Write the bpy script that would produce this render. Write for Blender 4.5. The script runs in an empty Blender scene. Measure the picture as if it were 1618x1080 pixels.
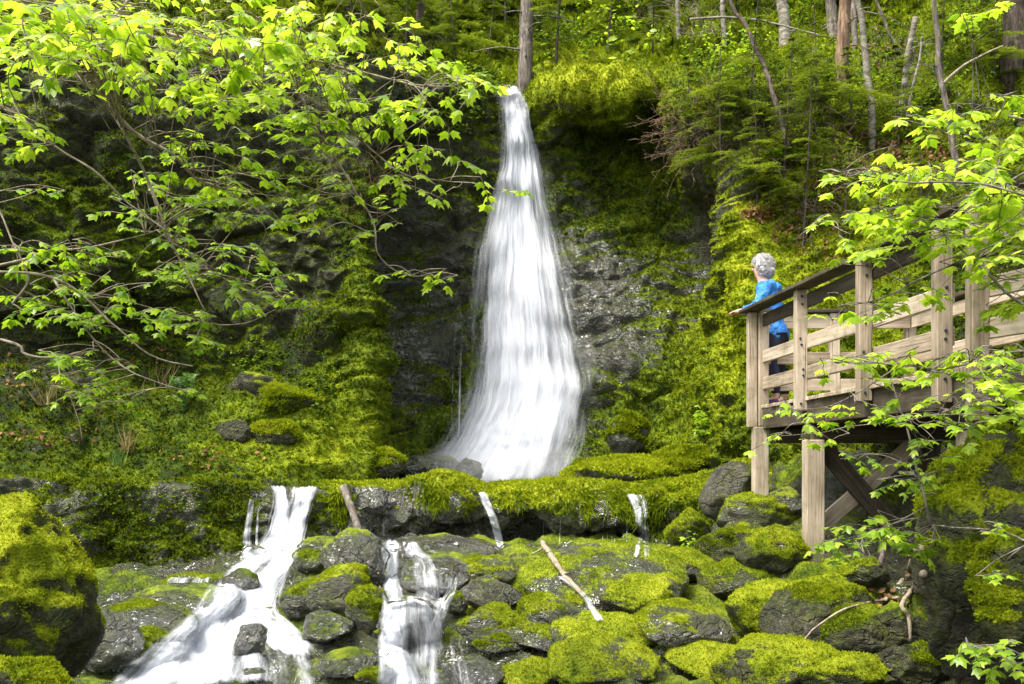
import bpy, bmesh, math, random
import numpy as np
from mathutils import Vector, Matrix
from mathutils.bvhtree import BVHTree

random.seed(7)
RNG = np.random.default_rng(7)
R = math.radians
SC = bpy.context.scene
COL = SC.collection

# ------------------------------------------------------------------ camera, light, exposure
F, CX, HY = 1573.0, 809.0, 735.0          # focal length and level line of the 1618 x 1080 photograph, in its pixels
cam_d = bpy.data.cameras.new("camera")
cam_d.sensor_width = 36.0
cam_d.lens = 36.0 * F / 1618.0
cam_d.shift_y = (HY - 540.0) / 1618.0
cam_d.clip_end = 400.0
cam = bpy.data.objects.new("camera", cam_d)
cam.rotation_euler = (R(90), 0, 0)
COL.objects.link(cam)
SC.camera = cam

SUN_EL, SUN_AZ = 60.0, 236.0               # azimuth measured from +Y towards +X
w = bpy.data.worlds.new("World")
SC.world = w
w.use_nodes = True
nt = w.node_tree
nt.nodes.clear()
wo = nt.nodes.new("ShaderNodeOutputWorld")
bg = nt.nodes.new("ShaderNodeBackground")
hs = nt.nodes.new("ShaderNodeHueSaturation")
sky = nt.nodes.new("ShaderNodeTexSky")
sky.sky_type = 'NISHITA'
sky.sun_disc = False
sky.sun_elevation = R(SUN_EL)
sky.sun_rotation = R(SUN_AZ)
sky.dust_density = 3.0
hs.inputs['Saturation'].default_value = 0.35
bg.inputs['Strength'].default_value = 0.15
nt.links.new(sky.outputs[0], hs.inputs['Color'])
nt.links.new(hs.outputs[0], bg.inputs[0])
nt.links.new(bg.outputs[0], wo.inputs[0])

sun_d = bpy.data.lights.new("sun", 'SUN')
sun_d.energy = 2.3
sun_d.angle = R(22)
sun_d.color = (1.0, 0.95, 0.86)
sun = bpy.data.objects.new("sun", sun_d)
to_sun = Vector((math.sin(R(SUN_AZ)) * math.cos(R(SUN_EL)), math.cos(R(SUN_AZ)) * math.cos(R(SUN_EL)), math.sin(R(SUN_EL))))
sun.rotation_euler = to_sun.to_track_quat('Z', 'Y').to_euler()
sun.location = (0, 0, 40)
COL.objects.link(sun)

SC.view_settings.view_transform = 'Standard'
SC.view_settings.look = 'None'
SC.view_settings.exposure = 1.75
SC.view_settings.gamma = 1.0
SC.render.engine = 'CYCLES'
cy = SC.cycles
cy.max_bounces = 6
cy.diffuse_bounces = 3
cy.glossy_bounces = 2
cy.transmission_bounces = 4
cy.transparent_max_bounces = 16
cy.volume_bounces = 1
cy.caustics_reflective = False
cy.caustics_refractive = False

# ------------------------------------------------------------------ numpy noise
def _h(ix, iy, iz, seed):
    h = (ix.astype(np.uint32) * np.uint32(374761393) + iy.astype(np.uint32) * np.uint32(668265263)
         + iz.astype(np.uint32) * np.uint32(2147483647) + np.uint32((seed * 974711 + 12345) & 0xffffffff))
    h = (h ^ (h >> np.uint32(13))) * np.uint32(1274126177)
    h = (h ^ (h >> np.uint32(16))) * np.uint32(2246822519)
    return (h ^ (h >> np.uint32(15))).astype(np.float64) / 4294967295.0

def vnoise(p, seed=0):
    i = np.floor(p).astype(np.int64)
    f = p - i
    u = f * f * f * (f * (f * 6 - 15) + 10)
    out = 0
    for dx in (0, 1):
        for dy in (0, 1):
            for dz in (0, 1):
                wgt = (u[:, 0] if dx else 1 - u[:, 0]) * (u[:, 1] if dy else 1 - u[:, 1]) * (u[:, 2] if dz else 1 - u[:, 2])
                out = out + wgt * _h(i[:, 0] + dx, i[:, 1] + dy, i[:, 2] + dz, seed)
    return out * 2 - 1

def fbm(p, scale, octs=4, seed=0, gain=0.5, ridged=False):
    p = np.asarray(p, float) * scale
    a, s, n = 1.0, 0.0, 0.0
    for k in range(octs):
        v = vnoise(p + 17.3 * k, seed + k)
        if ridged:
            v = 1 - 2 * np.abs(v)
        s = s + a * v
        n += a
        a *= gain
        p = p * 2.03
    return s / n

def worley(p, scale, seed=0):
    p = np.asarray(p, float) * scale
    i = np.floor(p).astype(np.int64)
    d1 = np.full(len(p), 9.0)
    d2 = np.full(len(p), 9.0)
    idv = np.zeros(len(p))
    for dx in (-1, 0, 1):
        for dy in (-1, 0, 1):
            for dz in (-1, 0, 1):
                cx, cyy, cz = i[:, 0] + dx, i[:, 1] + dy, i[:, 2] + dz
                q = np.stack([cx + _h(cx, cyy, cz, seed), cyy + _h(cx, cyy, cz, seed + 1), cz + _h(cx, cyy, cz, seed + 2)], 1)
                d = np.linalg.norm(q - p, axis=1)
                closer = d < d1
                d2 = np.where(closer, d1, np.minimum(d2, d))
                idv = np.where(closer, _h(cx, cyy, cz, seed + 3), idv)
                d1 = np.where(closer, d, d1)
    return d1, d2, idv

def sstep(a, b, x):
    t = np.clip((x - a) / (b - a), 0, 1)
    return t * t * (3 - 2 * t)

# ------------------------------------------------------------------ points, meshes, objects
def P(px, py, Y):
    return np.array([(px - CX) / F * Y, Y, (HY - py) / F * Y])

def proj(V):
    return CX + F * V[:, 0] / V[:, 1], HY - F * V[:, 2] / V[:, 1]

def blob(px, py, cx, cyy, rx, ry):
    return np.exp(-(((px - cx) / rx) ** 2 + ((py - cyy) / ry) ** 2))

def tag(o, label=None, cat=None, group=None, kind=None):
    if label: o['label'] = label
    if cat: o['category'] = cat
    if group: o['group'] = group
    if kind: o['kind'] = kind
    return o

def empty(name, loc, label, cat, group=None):
    o = bpy.data.objects.new(name, None)
    o.location = loc
    o.empty_display_size = 0.1
    COL.objects.link(o)
    return tag(o, label, cat, group)

def make_mesh(name, V, quads=None, tris=None, mat=None, attrs=None, smooth=True):
    V = np.asarray(V, np.float32)
    quads = np.zeros((0, 4), np.int32) if quads is None or len(quads) == 0 else np.asarray(quads, np.int32)
    tris = np.zeros((0, 3), np.int32) if tris is None or len(tris) == 0 else np.asarray(tris, np.int32)
    me = bpy.data.meshes.new(name)
    me.vertices.add(len(V))
    me.vertices.foreach_set('co', V.ravel())
    loops = np.concatenate([quads.ravel(), tris.ravel()])
    me.loops.add(len(loops))
    me.loops.foreach_set('vertex_index', loops)
    nq, ntr = len(quads), len(tris)
    me.polygons.add(nq + ntr)
    starts = np.concatenate([np.arange(nq) * 4, nq * 4 + np.arange(ntr) * 3]).astype(np.int32)
    me.polygons.foreach_set('loop_start', starts)
    me.polygons.foreach_set('use_smooth', np.full(nq + ntr, smooth, bool))
    for k, a in (attrs or {}).items():
        a = np.asarray(a, np.float32)
        if a.ndim == 1:
            at = me.attributes.new(k, 'FLOAT', 'POINT')
            at.data.foreach_set('value', a)
        else:
            at = me.attributes.new(k, 'FLOAT_VECTOR', 'POINT')
            at.data.foreach_set('vector', a.ravel())
    me.update(calc_edges=True)
    if mat: me.materials.append(mat)
    return me

def link(name, me, parent=None, loc=None):
    o = bpy.data.objects.new(name, me)
    COL.objects.link(o)
    if parent: o.parent = parent
    if loc is not None: o.location = loc
    return o

class MB:
    """collects tubes and instanced templates, then links them as ONE mesh object"""
    def __init__(s):
        s.V, s.Q, s.T, s.A, s.n = [], [], [], {}, 0
    def add(s, V, quads=None, tris=None, **attrs):
        V = np.asarray(V, float)
        if quads is not None and len(quads): s.Q.append(np.asarray(quads) + s.n)
        if tris is not None and len(tris): s.T.append(np.asarray(tris) + s.n)
        s.V.append(V)
        for k, a in attrs.items():
            s.A.setdefault(k, []).append(np.broadcast_to(np.asarray(a, float), (len(V),)).copy())
        s.n += len(V)
    def tube(s, pts, r0, r1=None, sides=6, wob=0.0, **attrs):
        pts = np.asarray(pts, float)
        n = len(pts)
        rad = np.linspace(r0, r0 if r1 is None else r1, n)
        if wob: rad = rad * (1 + wob * (RNG.random(n) - 0.5))
        t = np.gradient(pts, axis=0)
        t /= np.linalg.norm(t, axis=1)[:, None] + 1e-9
        ref = np.array([0, 0, 1.0]) if abs(t[:, 2].mean()) < 0.8 else np.array([1.0, 0, 0])
        a = np.cross(t, ref)
        a /= np.linalg.norm(a, axis=1)[:, None] + 1e-9
        b = np.cross(t, a)
        ang = np.linspace(0, 2 * np.pi, sides, endpoint=False)
        ring = (pts[:, None, :] + rad[:, None, None] * (np.cos(ang)[None, :, None] * a[:, None, :] + np.sin(ang)[None, :, None] * b[:, None, :]))
        V = ring.reshape(-1, 3)
        i = np.arange(n - 1)[:, None] * sides
        j = np.arange(sides)[None, :]
        j2 = (j + 1) % sides
        q = np.stack([i + j, i + j2, i + sides + j2, i + sides + j], -1).reshape(-1, 4)
        V = np.vstack([V, pts[0], pts[-1]])
        c0, c1 = n * sides, n * sides + 1
        k = np.arange(sides)
        t0 = np.stack([np.full(sides, c0), (k + 1) % sides, k], 1)
        t1 = np.stack([np.full(sides, c1), (n - 1) * sides + k, (n - 1) * sides + (k + 1) % sides], 1)
        s.add(V, q, np.vstack([t0, t1]), **attrs)
    def instances(s, TV, TT, O, X, Y, Z, size, **attrs):
        """template verts TV (m,3), triangles TT; frames X, Y, Z (N,3), origins O, sizes (N,)"""
        N, m = len(O), len(TV)
        if N == 0: return
        size = np.asarray(size)
        if size.ndim == 1: size = np.repeat(size[:, None], 3, 1)
        W = (TV[None, :, 0, None] * X[:, None, :] * size[:, None, 0:1] + TV[None, :, 1, None] * Y[:, None, :] * size[:, None, 1:2]
             + TV[None, :, 2, None] * Z[:, None, :] * size[:, None, 2:3]) + O[:, None, :]
        tr = (TT[None] + (np.arange(N) * m)[:, None, None]).reshape(-1, 3)
        s.add(W.reshape(-1, 3), None, tr, **{k: np.repeat(np.broadcast_to(np.asarray(a, float), (N,)), m) for k, a in attrs.items()})
    def build(s, name, mat, parent=None, smooth=True, origin=None):
        V = np.vstack(s.V)
        if origin is not None: V = V - np.asarray(origin)
        q = np.vstack(s.Q) if s.Q else None
        t = np.vstack(s.T) if s.T else None
        A = {k: np.concatenate(a) for k, a in s.A.items()}
        return link(name, make_mesh(name, V, q, t, mat, A, smooth), parent)

def curve(pts, n):
    """Catmull-Rom through points"""
    p = np.asarray(pts, float)
    if len(p) == 2:
        return p[0] + (p[1] - p[0]) * np.linspace(0, 1, n)[:, None]
    e = np.vstack([2 * p[0] - p[1], p, 2 * p[-1] - p[-2]])
    t = np.linspace(0, len(p) - 1 - 1e-6, n)
    i = t.astype(int)
    f = (t - i)[:, None]
    a, b, c, d = e[i], e[i + 1], e[i + 2], e[i + 3]
    return 0.5 * (2 * b + (c - a) * f + (2 * a - 5 * b + 4 * c - d) * f ** 2 + (3 * b - a - 3 * c + d) * f ** 3)

def unit(v):
    v = np.asarray(v, float)
    return v / (np.linalg.norm(v, axis=-1, keepdims=True) + 1e-9)

# ------------------------------------------------------------------ materials
class NT:
    def __init__(s, name):
        s.m = bpy.data.materials.new(name)
        s.m.use_nodes = True
        s.t = s.m.node_tree
        s.t.nodes.clear()
        s.out = s.n("ShaderNodeOutputMaterial")
    def n(s, kind, **kw):
        x = s.t.nodes.new(kind)
        for k, v in kw.items(): setattr(x, k, v)
        return x
    def l(s, a, b):
        s.t.links.new(a, b)
    def set(s, sock, v):
        if hasattr(v, 'is_output') or hasattr(v, 'links'): s.l(v, sock)
        else: sock.default_value = v
    def attr(s, name, vec=False):
        a = s.n("ShaderNodeAttribute", attribute_name=name)
        return a.outputs['Vector' if vec else 'Fac']
    def pos(s):
        return s.n("ShaderNodeNewGeometry").outputs['Position']
    def noise(s, vec, scale, detail=4, rough=0.55, dist=0.0, color=False):
        x = s.n("ShaderNodeTexNoise")
        s.l(vec, x.inputs['Vector'])
        x.inputs['Scale'].default_value = scale
        x.inputs['Detail'].default_value = detail
        x.inputs['Roughness'].default_value = rough
        x.inputs['Distortion'].default_value = dist
        return x.outputs['Color' if color else 'Fac']
    def math(s, op, a, b=0.0, c=0.0, clamp=False):
        x = s.n("ShaderNodeMath", operation=op, use_clamp=clamp)
        s.set(x.inputs[0], a); s.set(x.inputs[1], b); s.set(x.inputs[2], c)
        return x.outputs[0]
    def rng(s, v, a, b, c=0.0, d=1.0, smooth=True):
        x = s.n("ShaderNodeMapRange", interpolation_type='SMOOTHSTEP' if smooth else 'LINEAR')
        s.l(v, x.inputs['Value'])
        for k, q in (('From Min', a), ('From Max', b), ('To Min', c), ('To Max', d)): x.inputs[k].default_value = q
        return x.outputs['Result']
    def mix(s, f, a, b):
        x = s.n("ShaderNodeMix", data_type='RGBA')
        s.set(x.inputs[0], f)
        for sock, v in ((x.inputs[6], a), (x.inputs[7], b)):
            if isinstance(v, tuple): sock.default_value = (*v, 1.0)
            else: s.l(v, sock)
        return x.outputs[2]
    def ramp(s, v, stops):
        x = s.n("ShaderNodeValToRGB")
        s.l(v, x.inputs[0])
        e = x.color_ramp.elements
        while len(e) < len(stops): e.new(0.5)
        for k, (p, c) in enumerate(stops):
            e[k].position = p
            e[k].color = (*c, 1.0)
        return x.outputs[0]
    def scale(s, vec, sc):
        x = s.n("ShaderNodeVectorMath", operation='MULTIPLY')
        s.l(vec, x.inputs[0])
        x.inputs[1].default_value = sc
        return x.outputs[0]
    def bump(s, h, strength, dist, normal=None):
        x = s.n("ShaderNodeBump")
        s.l(h, x.inputs['Height'])
        x.inputs['Strength'].default_value = strength
        x.inputs['Distance'].default_value = dist
        if normal is not None: s.l(normal, x.inputs['Normal'])
        return x.outputs['Normal']
    def bsdf(s, color, rough=0.8, normal=None, spec=0.3, **kw):
        x = s.n("ShaderNodeBsdfPrincipled")
        if isinstance(color, tuple): x.inputs['Base Color'].default_value = (*color, 1)
        else: s.l(color, x.inputs['Base Color'])
        s.set(x.inputs['Roughness'], rough)
        s.set(x.inputs['Specular IOR Level'], spec)
        if normal is not None: s.l(normal, x.inputs['Normal'])
        for k, v in kw.items(): s.set(x.inputs[k], v)
        return x.outputs[0]
    def done(s, shader):
        s.l(shader, s.out.inputs['Surface'])
        return s.m

MOSS_STOPS = [(0.10, (0.014, 0.025, 0.003)), (0.30, (0.046, 0.080, 0.004)), (0.50, (0.118, 0.168, 0.005)), (0.72, (0.240, 0.295, 0.008)), (0.95, (0.375, 0.415, 0.018))]

def moss_color(g, pos, tone):
    v = g.math('ADD', g.noise(pos, 1.3, 4, 0.6), g.math('MULTIPLY', g.math('SUBTRACT', g.noise(pos, 14, 5, 0.7), 0.5), 0.9))
    v = g.math('ADD', v, g.math('MULTIPLY', g.math('SUBTRACT', g.noise(pos, 4.0, 3, 0.6), 0.5), 0.7))
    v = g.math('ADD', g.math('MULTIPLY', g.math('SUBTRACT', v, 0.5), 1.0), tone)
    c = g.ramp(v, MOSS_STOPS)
    rust = g.rng(g.noise(pos, 1.9, 5, 0.7), 0.58, 0.72, 0, 0.38)
    return g.mix(rust, c, (0.13, 0.085, 0.012))

def mat_moss_rock(name, rock=((0.007, 0.006, 0.005), (0.038, 0.032, 0.024), (0.165, 0.142, 0.115)), rscale=3.0):
    g = NT(name)
    pos = g.pos()
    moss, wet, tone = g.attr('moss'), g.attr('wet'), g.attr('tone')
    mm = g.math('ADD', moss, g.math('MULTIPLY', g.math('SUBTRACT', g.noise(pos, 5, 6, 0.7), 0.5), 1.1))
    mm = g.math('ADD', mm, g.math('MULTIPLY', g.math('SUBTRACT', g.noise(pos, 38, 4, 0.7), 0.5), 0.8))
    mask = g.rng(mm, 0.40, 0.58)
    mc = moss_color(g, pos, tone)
    wv = g.n("ShaderNodeVectorMath", operation='ADD')
    g.l(pos, wv.inputs[0])
    wsc = g.n("ShaderNodeVectorMath", operation='SCALE')
    g.l(g.noise(pos, 3.0, 4, 0.6, 0, True), wsc.inputs[0]); wsc.inputs['Scale'].default_value = 0.45
    g.l(wsc.outputs[0], wv.inputs[1])
    def voro(sc, feature, out, stretch=(1, 1, 1.7)):
        x = g.n("ShaderNodeTexVoronoi", feature=feature)
        g.l(g.scale(wv.outputs[0], stretch), x.inputs['Vector'])
        x.inputs['Scale'].default_value = sc
        return x.outputs[out]
    crack = g.rng(voro(2.4, 'DISTANCE_TO_EDGE', 'Distance'), 0.0, 0.07)
    crack2 = g.rng(voro(7.0, 'DISTANCE_TO_EDGE', 'Distance', (1, 1, 2.4)), 0.0, 0.10)
    cell = g.noise(voro(5.0, 'F1', 'Color', (1, 1, 2.2)), 4.0, 0)
    algae = g.rng(g.math('ADD', mm, g.math('MULTIPLY', g.math('SUBTRACT', g.noise(pos, 9, 6, 0.75), 0.5), 0.7)), -0.30, 0.34, 0, 0.8)
    rn = g.math('ADD', g.math('MULTIPLY', g.noise(pos, rscale, 8, 0.68, 0.6), 0.6), g.math('MULTIPLY', g.noise(pos, 24, 8, 0.75), 0.4))
    rc = g.ramp(rn, [(0.36, rock[0]), (0.5, rock[1]), (0.68, rock[2])])
    lich = g.rng(g.noise(pos, 7, 5, 0.7), 0.60, 0.70, 0, 0.5)
    rc = g.mix(lich, rc, tuple(min(1, c * 1.9) for c in rock[2]))
    brown = g.rng(g.noise(pos, 2.2, 4, 0.6), 0.52, 0.68, 0, 0.55)
    rc = g.mix(brown, rc, (0.040, 0.026, 0.012))
    rc = g.mix(algae, rc, g.ramp(g.noise(pos, 12, 6, 0.7), [(0.35, (0.020, 0.028, 0.006)), (0.55, (0.066, 0.078, 0.013)), (0.72, (0.135, 0.145, 0.022))]))
    col = g.mix(mask, rc, mc)
    wn = g.math('MULTIPLY', wet, g.rng(g.noise(pos, 4, 4, 0.6), 0.25, 0.5))
    rr = g.math('SUBTRACT', 0.72, g.math('MULTIPLY', wn, 0.60))
    rough = g.math('ADD', g.math('MULTIPLY', mask, g.math('SUBTRACT', 0.95, rr)), rr)
    h = g.math('ADD', g.math('ADD', g.noise(pos, 9, 10, 0.78), g.math('MULTIPLY', g.noise(g.scale(pos, (1, 1, 2.2)), 3.5, 6, 0.7), 1.3)), g.math('MULTIPLY', g.noise(pos, 70, 4, 0.65), g.math('ADD', 0.15, g.math('MULTIPLY', mask, 0.35))))
    rockh = g.math('ADD', g.math('MULTIPLY', crack, 0.55), g.math('ADD', g.math('MULTIPLY', crack2, 0.22), g.math('MULTIPLY', cell, 0.6)))
    h = g.math('ADD', h, g.math('MULTIPLY', rockh, g.math('SUBTRACT', 1.0, mask)))
    nm = g.bump(h, 1.0, 0.075)
    spec = g.math('ADD', 0.15, g.math('MULTIPLY', g.math('MULTIPLY', wn, 1.1), g.math('SUBTRACT', 1.0, g.math('MULTIPLY', mask, 0.8))))
    coat = g.math('MULTIPLY', wn, g.math('SUBTRACT', 1.0, mask), clamp=True)
    cn = g.bump(g.math('ADD', g.noise(g.scale(pos, (1, 1, 1.8)), 3.2, 3, 0.55), g.math('MULTIPLY', g.noise(pos, 13, 2, 0.5), 0.35)), 1.0, 0.12)
    coat = g.math('MULTIPLY', coat, g.rng(g.noise(pos, 2.6, 3, 0.6), 0.38, 0.62, 0.1, 0.8))
    return g.done(g.bsdf(col, rough, nm, spec, **{'Coat Weight': coat, 'Coat Roughness': 0.06, 'Coat IOR': 1.6, 'Coat Normal': cn}))

def mat_moss_tuft(name):
    g = NT(name)
    pos = g.pos()
    c = moss_color(g, pos, g.attr('tone'))
    c = g.mix(g.rng(g.attr('rnd'), 0, 1, 0, 0.55, False), c, (0.30, 0.33, 0.02))
    d = g.n("ShaderNodeBsdfDiffuse"); g.l(c, d.inputs[0])
    t = g.n("ShaderNodeBsdfTranslucent"); g.l(c, t.inputs[0])
    m = g.n("ShaderNodeMixShader"); m.inputs[0].default_value = 0.35
    g.l(d.outputs[0], m.inputs[1]); g.l(t.outputs[0], m.inputs[2])
    return g.done(m.outputs[0])

def mat_leaf(name, dark, mid, light, trans=0.5, rough=0.38, spec=0.45, tmul=1.35):
    g = NT(name)
    c = g.ramp(g.attr('rnd'), [(0.0, dark), (0.5, mid), (1.0, light)])
    c = g.mix(g.rng(g.noise(g.pos(), 30, 3), 0.35, 0.7, 0, 0.25), c, dark)
    b = g.bsdf(c, rough, None, spec)
    t = g.n("ShaderNodeBsdfTranslucent")
    tm = g.n("ShaderNodeVectorMath", operation='MULTIPLY')
    g.l(c, tm.inputs[0]); tm.inputs[1].default_value = (tmul, tmul * 1.05, tmul * 0.6)
    g.l(tm.outputs[0], t.inputs[0])
    m = g.n("ShaderNodeMixShader"); m.inputs[0].default_value = trans
    g.l(b, m.inputs[1]); g.l(t.outputs[0], m.inputs[2])
    return g.done(m.outputs[0])

def mat_bark(name, c0, c1, c2, sc=(18, 18, 4), bump=0.6, dist=0.02):
    g = NT(name)
    p = g.scale(g.pos(), sc)
    n = g.noise(p, 1.0, 6, 0.65, 0.4)
    c = g.ramp(n, [(0.3, c0), (0.5, c1), (0.7, c2)])
    c = g.mix(g.rng(g.noise(g.pos(), 6, 4), 0.56, 0.68, 0, 0.5), c, (0.10, 0.12, 0.03))
    return g.done(g.bsdf(c, 0.85, g.bump(n, bump, dist), 0.2))

def mat_wood(name, c0, c1, c2):
    g = NT(name)
    oc = g.n("ShaderNodeTexCoord").outputs['Object']
    rnd = g.n("ShaderNodeObjectInfo").outputs['Random']
    off = g.n("ShaderNodeVectorMath", operation='ADD')
    sh = g.n("ShaderNodeCombineXYZ")
    for k in range(3): g.l(g.math('MULTIPLY', rnd, 37.0 + 11 * k), sh.inputs[k])
    g.l(oc, off.inputs[0]); g.l(sh.outputs[0], off.inputs[1])
    v = off.outputs[0]
    grain = g.noise(g.scale(v, (1.6, 38, 38)), 1.0, 6, 0.65, 0.8)
    stain = g.noise(g.scale(v, (2.0, 5, 5)), 1.0, 5, 0.6)
    f = g.math('ADD', g.math('MULTIPLY', grain, 0.55), g.math('MULTIPLY', stain, 0.45))
    f = g.math('ADD', f, g.math('MULTIPLY', g.math('SUBTRACT', rnd, 0.5), 0.16))
    c = g.ramp(f, [(0.33, c0), (0.5, c1), (0.66, c2)])
    green = g.rng(g.noise(g.pos(), 3.5, 6, 0.7), 0.48, 0.70, 0, 0.6)
    c = g.mix(green, c, (0.10, 0.105, 0.045))
    crack = g.rng(g.noise(g.scale(v, (1.0, 60, 60)), 1.0, 3, 0.5), 0.30, 0.38, 0.8, 0.0)
    c = g.mix(crack, c, (0.05, 0.035, 0.022))
    return g.done(g.bsdf(c, 0.82, g.bump(grain, 0.5, 0.004), 0.2))

def mat_plain(name, c, rough=0.7, bs=40, bstr=0.2, dist=0.01, spec=0.3, var=0.25, **kw):
    g = NT(name)
    pos = g.pos()
    n = g.noise(pos, bs, 5, 0.6)
    col = g.mix(g.rng(n, 0.3, 0.7, 0, 1), tuple(x * (1 - var) for x in c), tuple(min(1, x * (1 + var)) for x in c))
    return g.done(g.bsdf(col, rough, g.bump(n, bstr, dist), spec, **kw))

def mat_white_water(name, su=34.0, sv=1.3, gain=1.0, seed=0.0, con=2.3):
    """streaked white water: attribute flow = (across metres, along metres, 0), dens = how much water there is"""
    g = NT(name)
    fl = g.attr('flow', True)
    o = g.n("ShaderNodeVectorMath", operation='ADD'); g.l(fl, o.inputs[0]); o.inputs[1].default_value = (seed * 3.7, seed * 1.9, seed)
    fl = o.outputs[0]
    dens = g.attr('dens')
    warp = g.noise(g.scale(fl, (1.2, 0.6, 1)), 1.0, 3)
    s1 = g.noise(g.scale(fl, (su * 0.28, sv * 0.35, 1)), 1.0, 4, 0.6, 0.25)
    s2 = g.noise(g.scale(fl, (su, sv, 1)), 1.0, 4, 0.6, 0.15)
    st = g.math('ADD', g.math('MULTIPLY', s1, 0.72), g.math('ADD', g.math('MULTIPLY', s2, 0.36), g.math('MULTIPLY', warp, 0.15)))
    a = g.math('ADD', g.math('MULTIPLY', g.math('SUBTRACT', st, 0.62), con), g.math('MULTIPLY', g.math('SUBTRACT', dens, 0.50), 1.9 * gain))
    a = g.rng(a, -0.55, 0.75, 0.0, 0.95)
    a = g.math('MULTIPLY', a, g.rng(dens, 0.0, 0.35))
    col = g.mix(g.rng(st, 0.45, 0.8), (0.55, 0.575, 0.62), (0.76, 0.77, 0.79))
    d = g.n("ShaderNodeBsdfDiffuse"); g.l(col, d.inputs[0])
    t = g.n("ShaderNodeBsdfTranslucent"); g.l(col, t.inputs[0])
    m = g.n("ShaderNodeMixShader"); m.inputs[0].default_value = 0.35
    g.l(d.outputs[0], m.inputs[1]); g.l(t.outputs[0], m.inputs[2])
    g.l(g.bump(st, 0.3, 0.05), d.inputs['Normal'])
    tr = g.n("ShaderNodeBsdfTransparent")
    mm = g.n("ShaderNodeMixShader")
    g.l(a, mm.inputs[0]); g.l(tr.outputs[0], mm.inputs[1]); g.l(m.outputs[0], mm.inputs[2])
    return g.done(mm.outputs[0])

def mat_pool(name):
    g = NT(name)
    p = g.pos()
    n = g.noise(g.scale(p, (3.0, 9.0, 1)), 1.0, 4, 0.6, 0.5)
    foam = g.rng(g.noise(g.scale(p, (1.5, 8, 1)), 1.0, 6, 0.7, 0.6), 0.55, 0.75, 0, 0.45)
    c = g.mix(foam, (0.020, 0.020, 0.014), (0.55, 0.56, 0.56))
    return g.done(g.bsdf(c, 0.12, g.bump(n, 0.35, 0.03), 0.5))

M = {}
M['rock'] = mat_moss_rock('mossy_basalt')
M['boulder'] = mat_moss_rock('mossy_grey_stone', ((0.03, 0.028, 0.027), (0.10, 0.088, 0.08), (0.24, 0.205, 0.18)), 5.0)
M['soil'] = mat_moss_rock('mossy_forest_floor', ((0.010, 0.008, 0.005), (0.035, 0.024, 0.013), (0.085, 0.055, 0.028)), 4.0)
M['tuft'] = mat_moss_tuft('moss_tufts')
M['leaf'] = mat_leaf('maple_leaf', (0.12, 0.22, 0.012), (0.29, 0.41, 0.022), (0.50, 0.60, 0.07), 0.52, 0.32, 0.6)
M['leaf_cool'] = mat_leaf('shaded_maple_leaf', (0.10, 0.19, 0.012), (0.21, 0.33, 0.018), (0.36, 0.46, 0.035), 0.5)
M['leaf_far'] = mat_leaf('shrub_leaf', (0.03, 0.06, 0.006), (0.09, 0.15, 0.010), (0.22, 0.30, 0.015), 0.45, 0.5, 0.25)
M['needle'] = mat_leaf('fir_needle', (0.05, 0.075, 0.008), (0.13, 0.17, 0.014), (0.26, 0.29, 0.02), 0.4, 0.55, 0.2)
M['fern'] = mat_leaf('fern_frond', (0.04, 0.09, 0.02), (0.09, 0.17, 0.035), (0.17, 0.27, 0.05), 0.4, 0.5, 0.25)
M['dead'] = mat_leaf('dead_leaf', (0.05, 0.022, 0.008), (0.16, 0.07, 0.025), (0.34, 0.19, 0.09), 0.2, 0.7, 0.15)
M['straw'] = mat_leaf('dry_grass', (0.10, 0.075, 0.03), (0.22, 0.17, 0.07), (0.36, 0.30, 0.13), 0.3, 0.7, 0.15)
M['twig'] = mat_bark('pale_twig', (0.10, 0.075, 0.05), (0.26, 0.21, 0.15), (0.42, 0.36, 0.28))
M['bark'] = mat_bark('grey_bark', (0.035, 0.028, 0.022), (0.12, 0.10, 0.08), (0.28, 0.25, 0.21))
M['bark_dark'] = mat_bark('dark_bark', (0.015, 0.011, 0.008), (0.05, 0.038, 0.028), (0.12, 0.09, 0.07))
M['birch'] = mat_bark('pale_bark', (0.05, 0.042, 0.033), (0.17, 0.15, 0.115), (0.34, 0.31, 0.255), (7, 7, 16))
M['snag'] = mat_bark('bare_brown_wood', (0.03, 0.018, 0.010), (0.14, 0.085, 0.05), (0.32, 0.23, 0.16), (22, 22, 2))
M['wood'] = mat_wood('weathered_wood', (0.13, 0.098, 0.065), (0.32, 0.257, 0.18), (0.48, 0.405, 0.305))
M['wood_dark'] = mat_wood('dark_shaded_wood', (0.022, 0.017, 0.011), (0.058, 0.045, 0.030), (0.12, 0.098, 0.07))  # dark brown rim wood; shade under handrail and deck put into same colour
M['fall'] = [mat_white_water('white_water_%s' % k, 30, 1.1, 1.0, s) for k, s in (('back', 0.0), ('middle', 5.3), ('front', 11.9))]
M['cascade'] = mat_white_water('cascade_water', 26, 1.9, 1.0, 2.2, 3.1)
M['pool'] = mat_pool('pool_water')
M['jacket'] = mat_plain('blue_rain_jacket', (0.022, 0.17, 0.50), 0.5, 16, 1.0, 0.05, 0.4, 0.3)
M['trousers'] = mat_plain('dark_trousers', (0.018, 0.022, 0.04), 0.85, 14, 0.4, 0.02)
M['shoe'] = mat_plain('purple_shoe', (0.09, 0.03, 0.10), 0.6)
M['skin'] = mat_plain('skin', (0.52, 0.30, 0.22), 0.5, 30, 0.1, 0.002, 0.35, 0.06)
M['hair'] = mat_plain('grey_curly_hair', (0.42, 0.40, 0.385), 0.7, 22, 0.3, 0.01, 0.2, 0.35)

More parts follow.
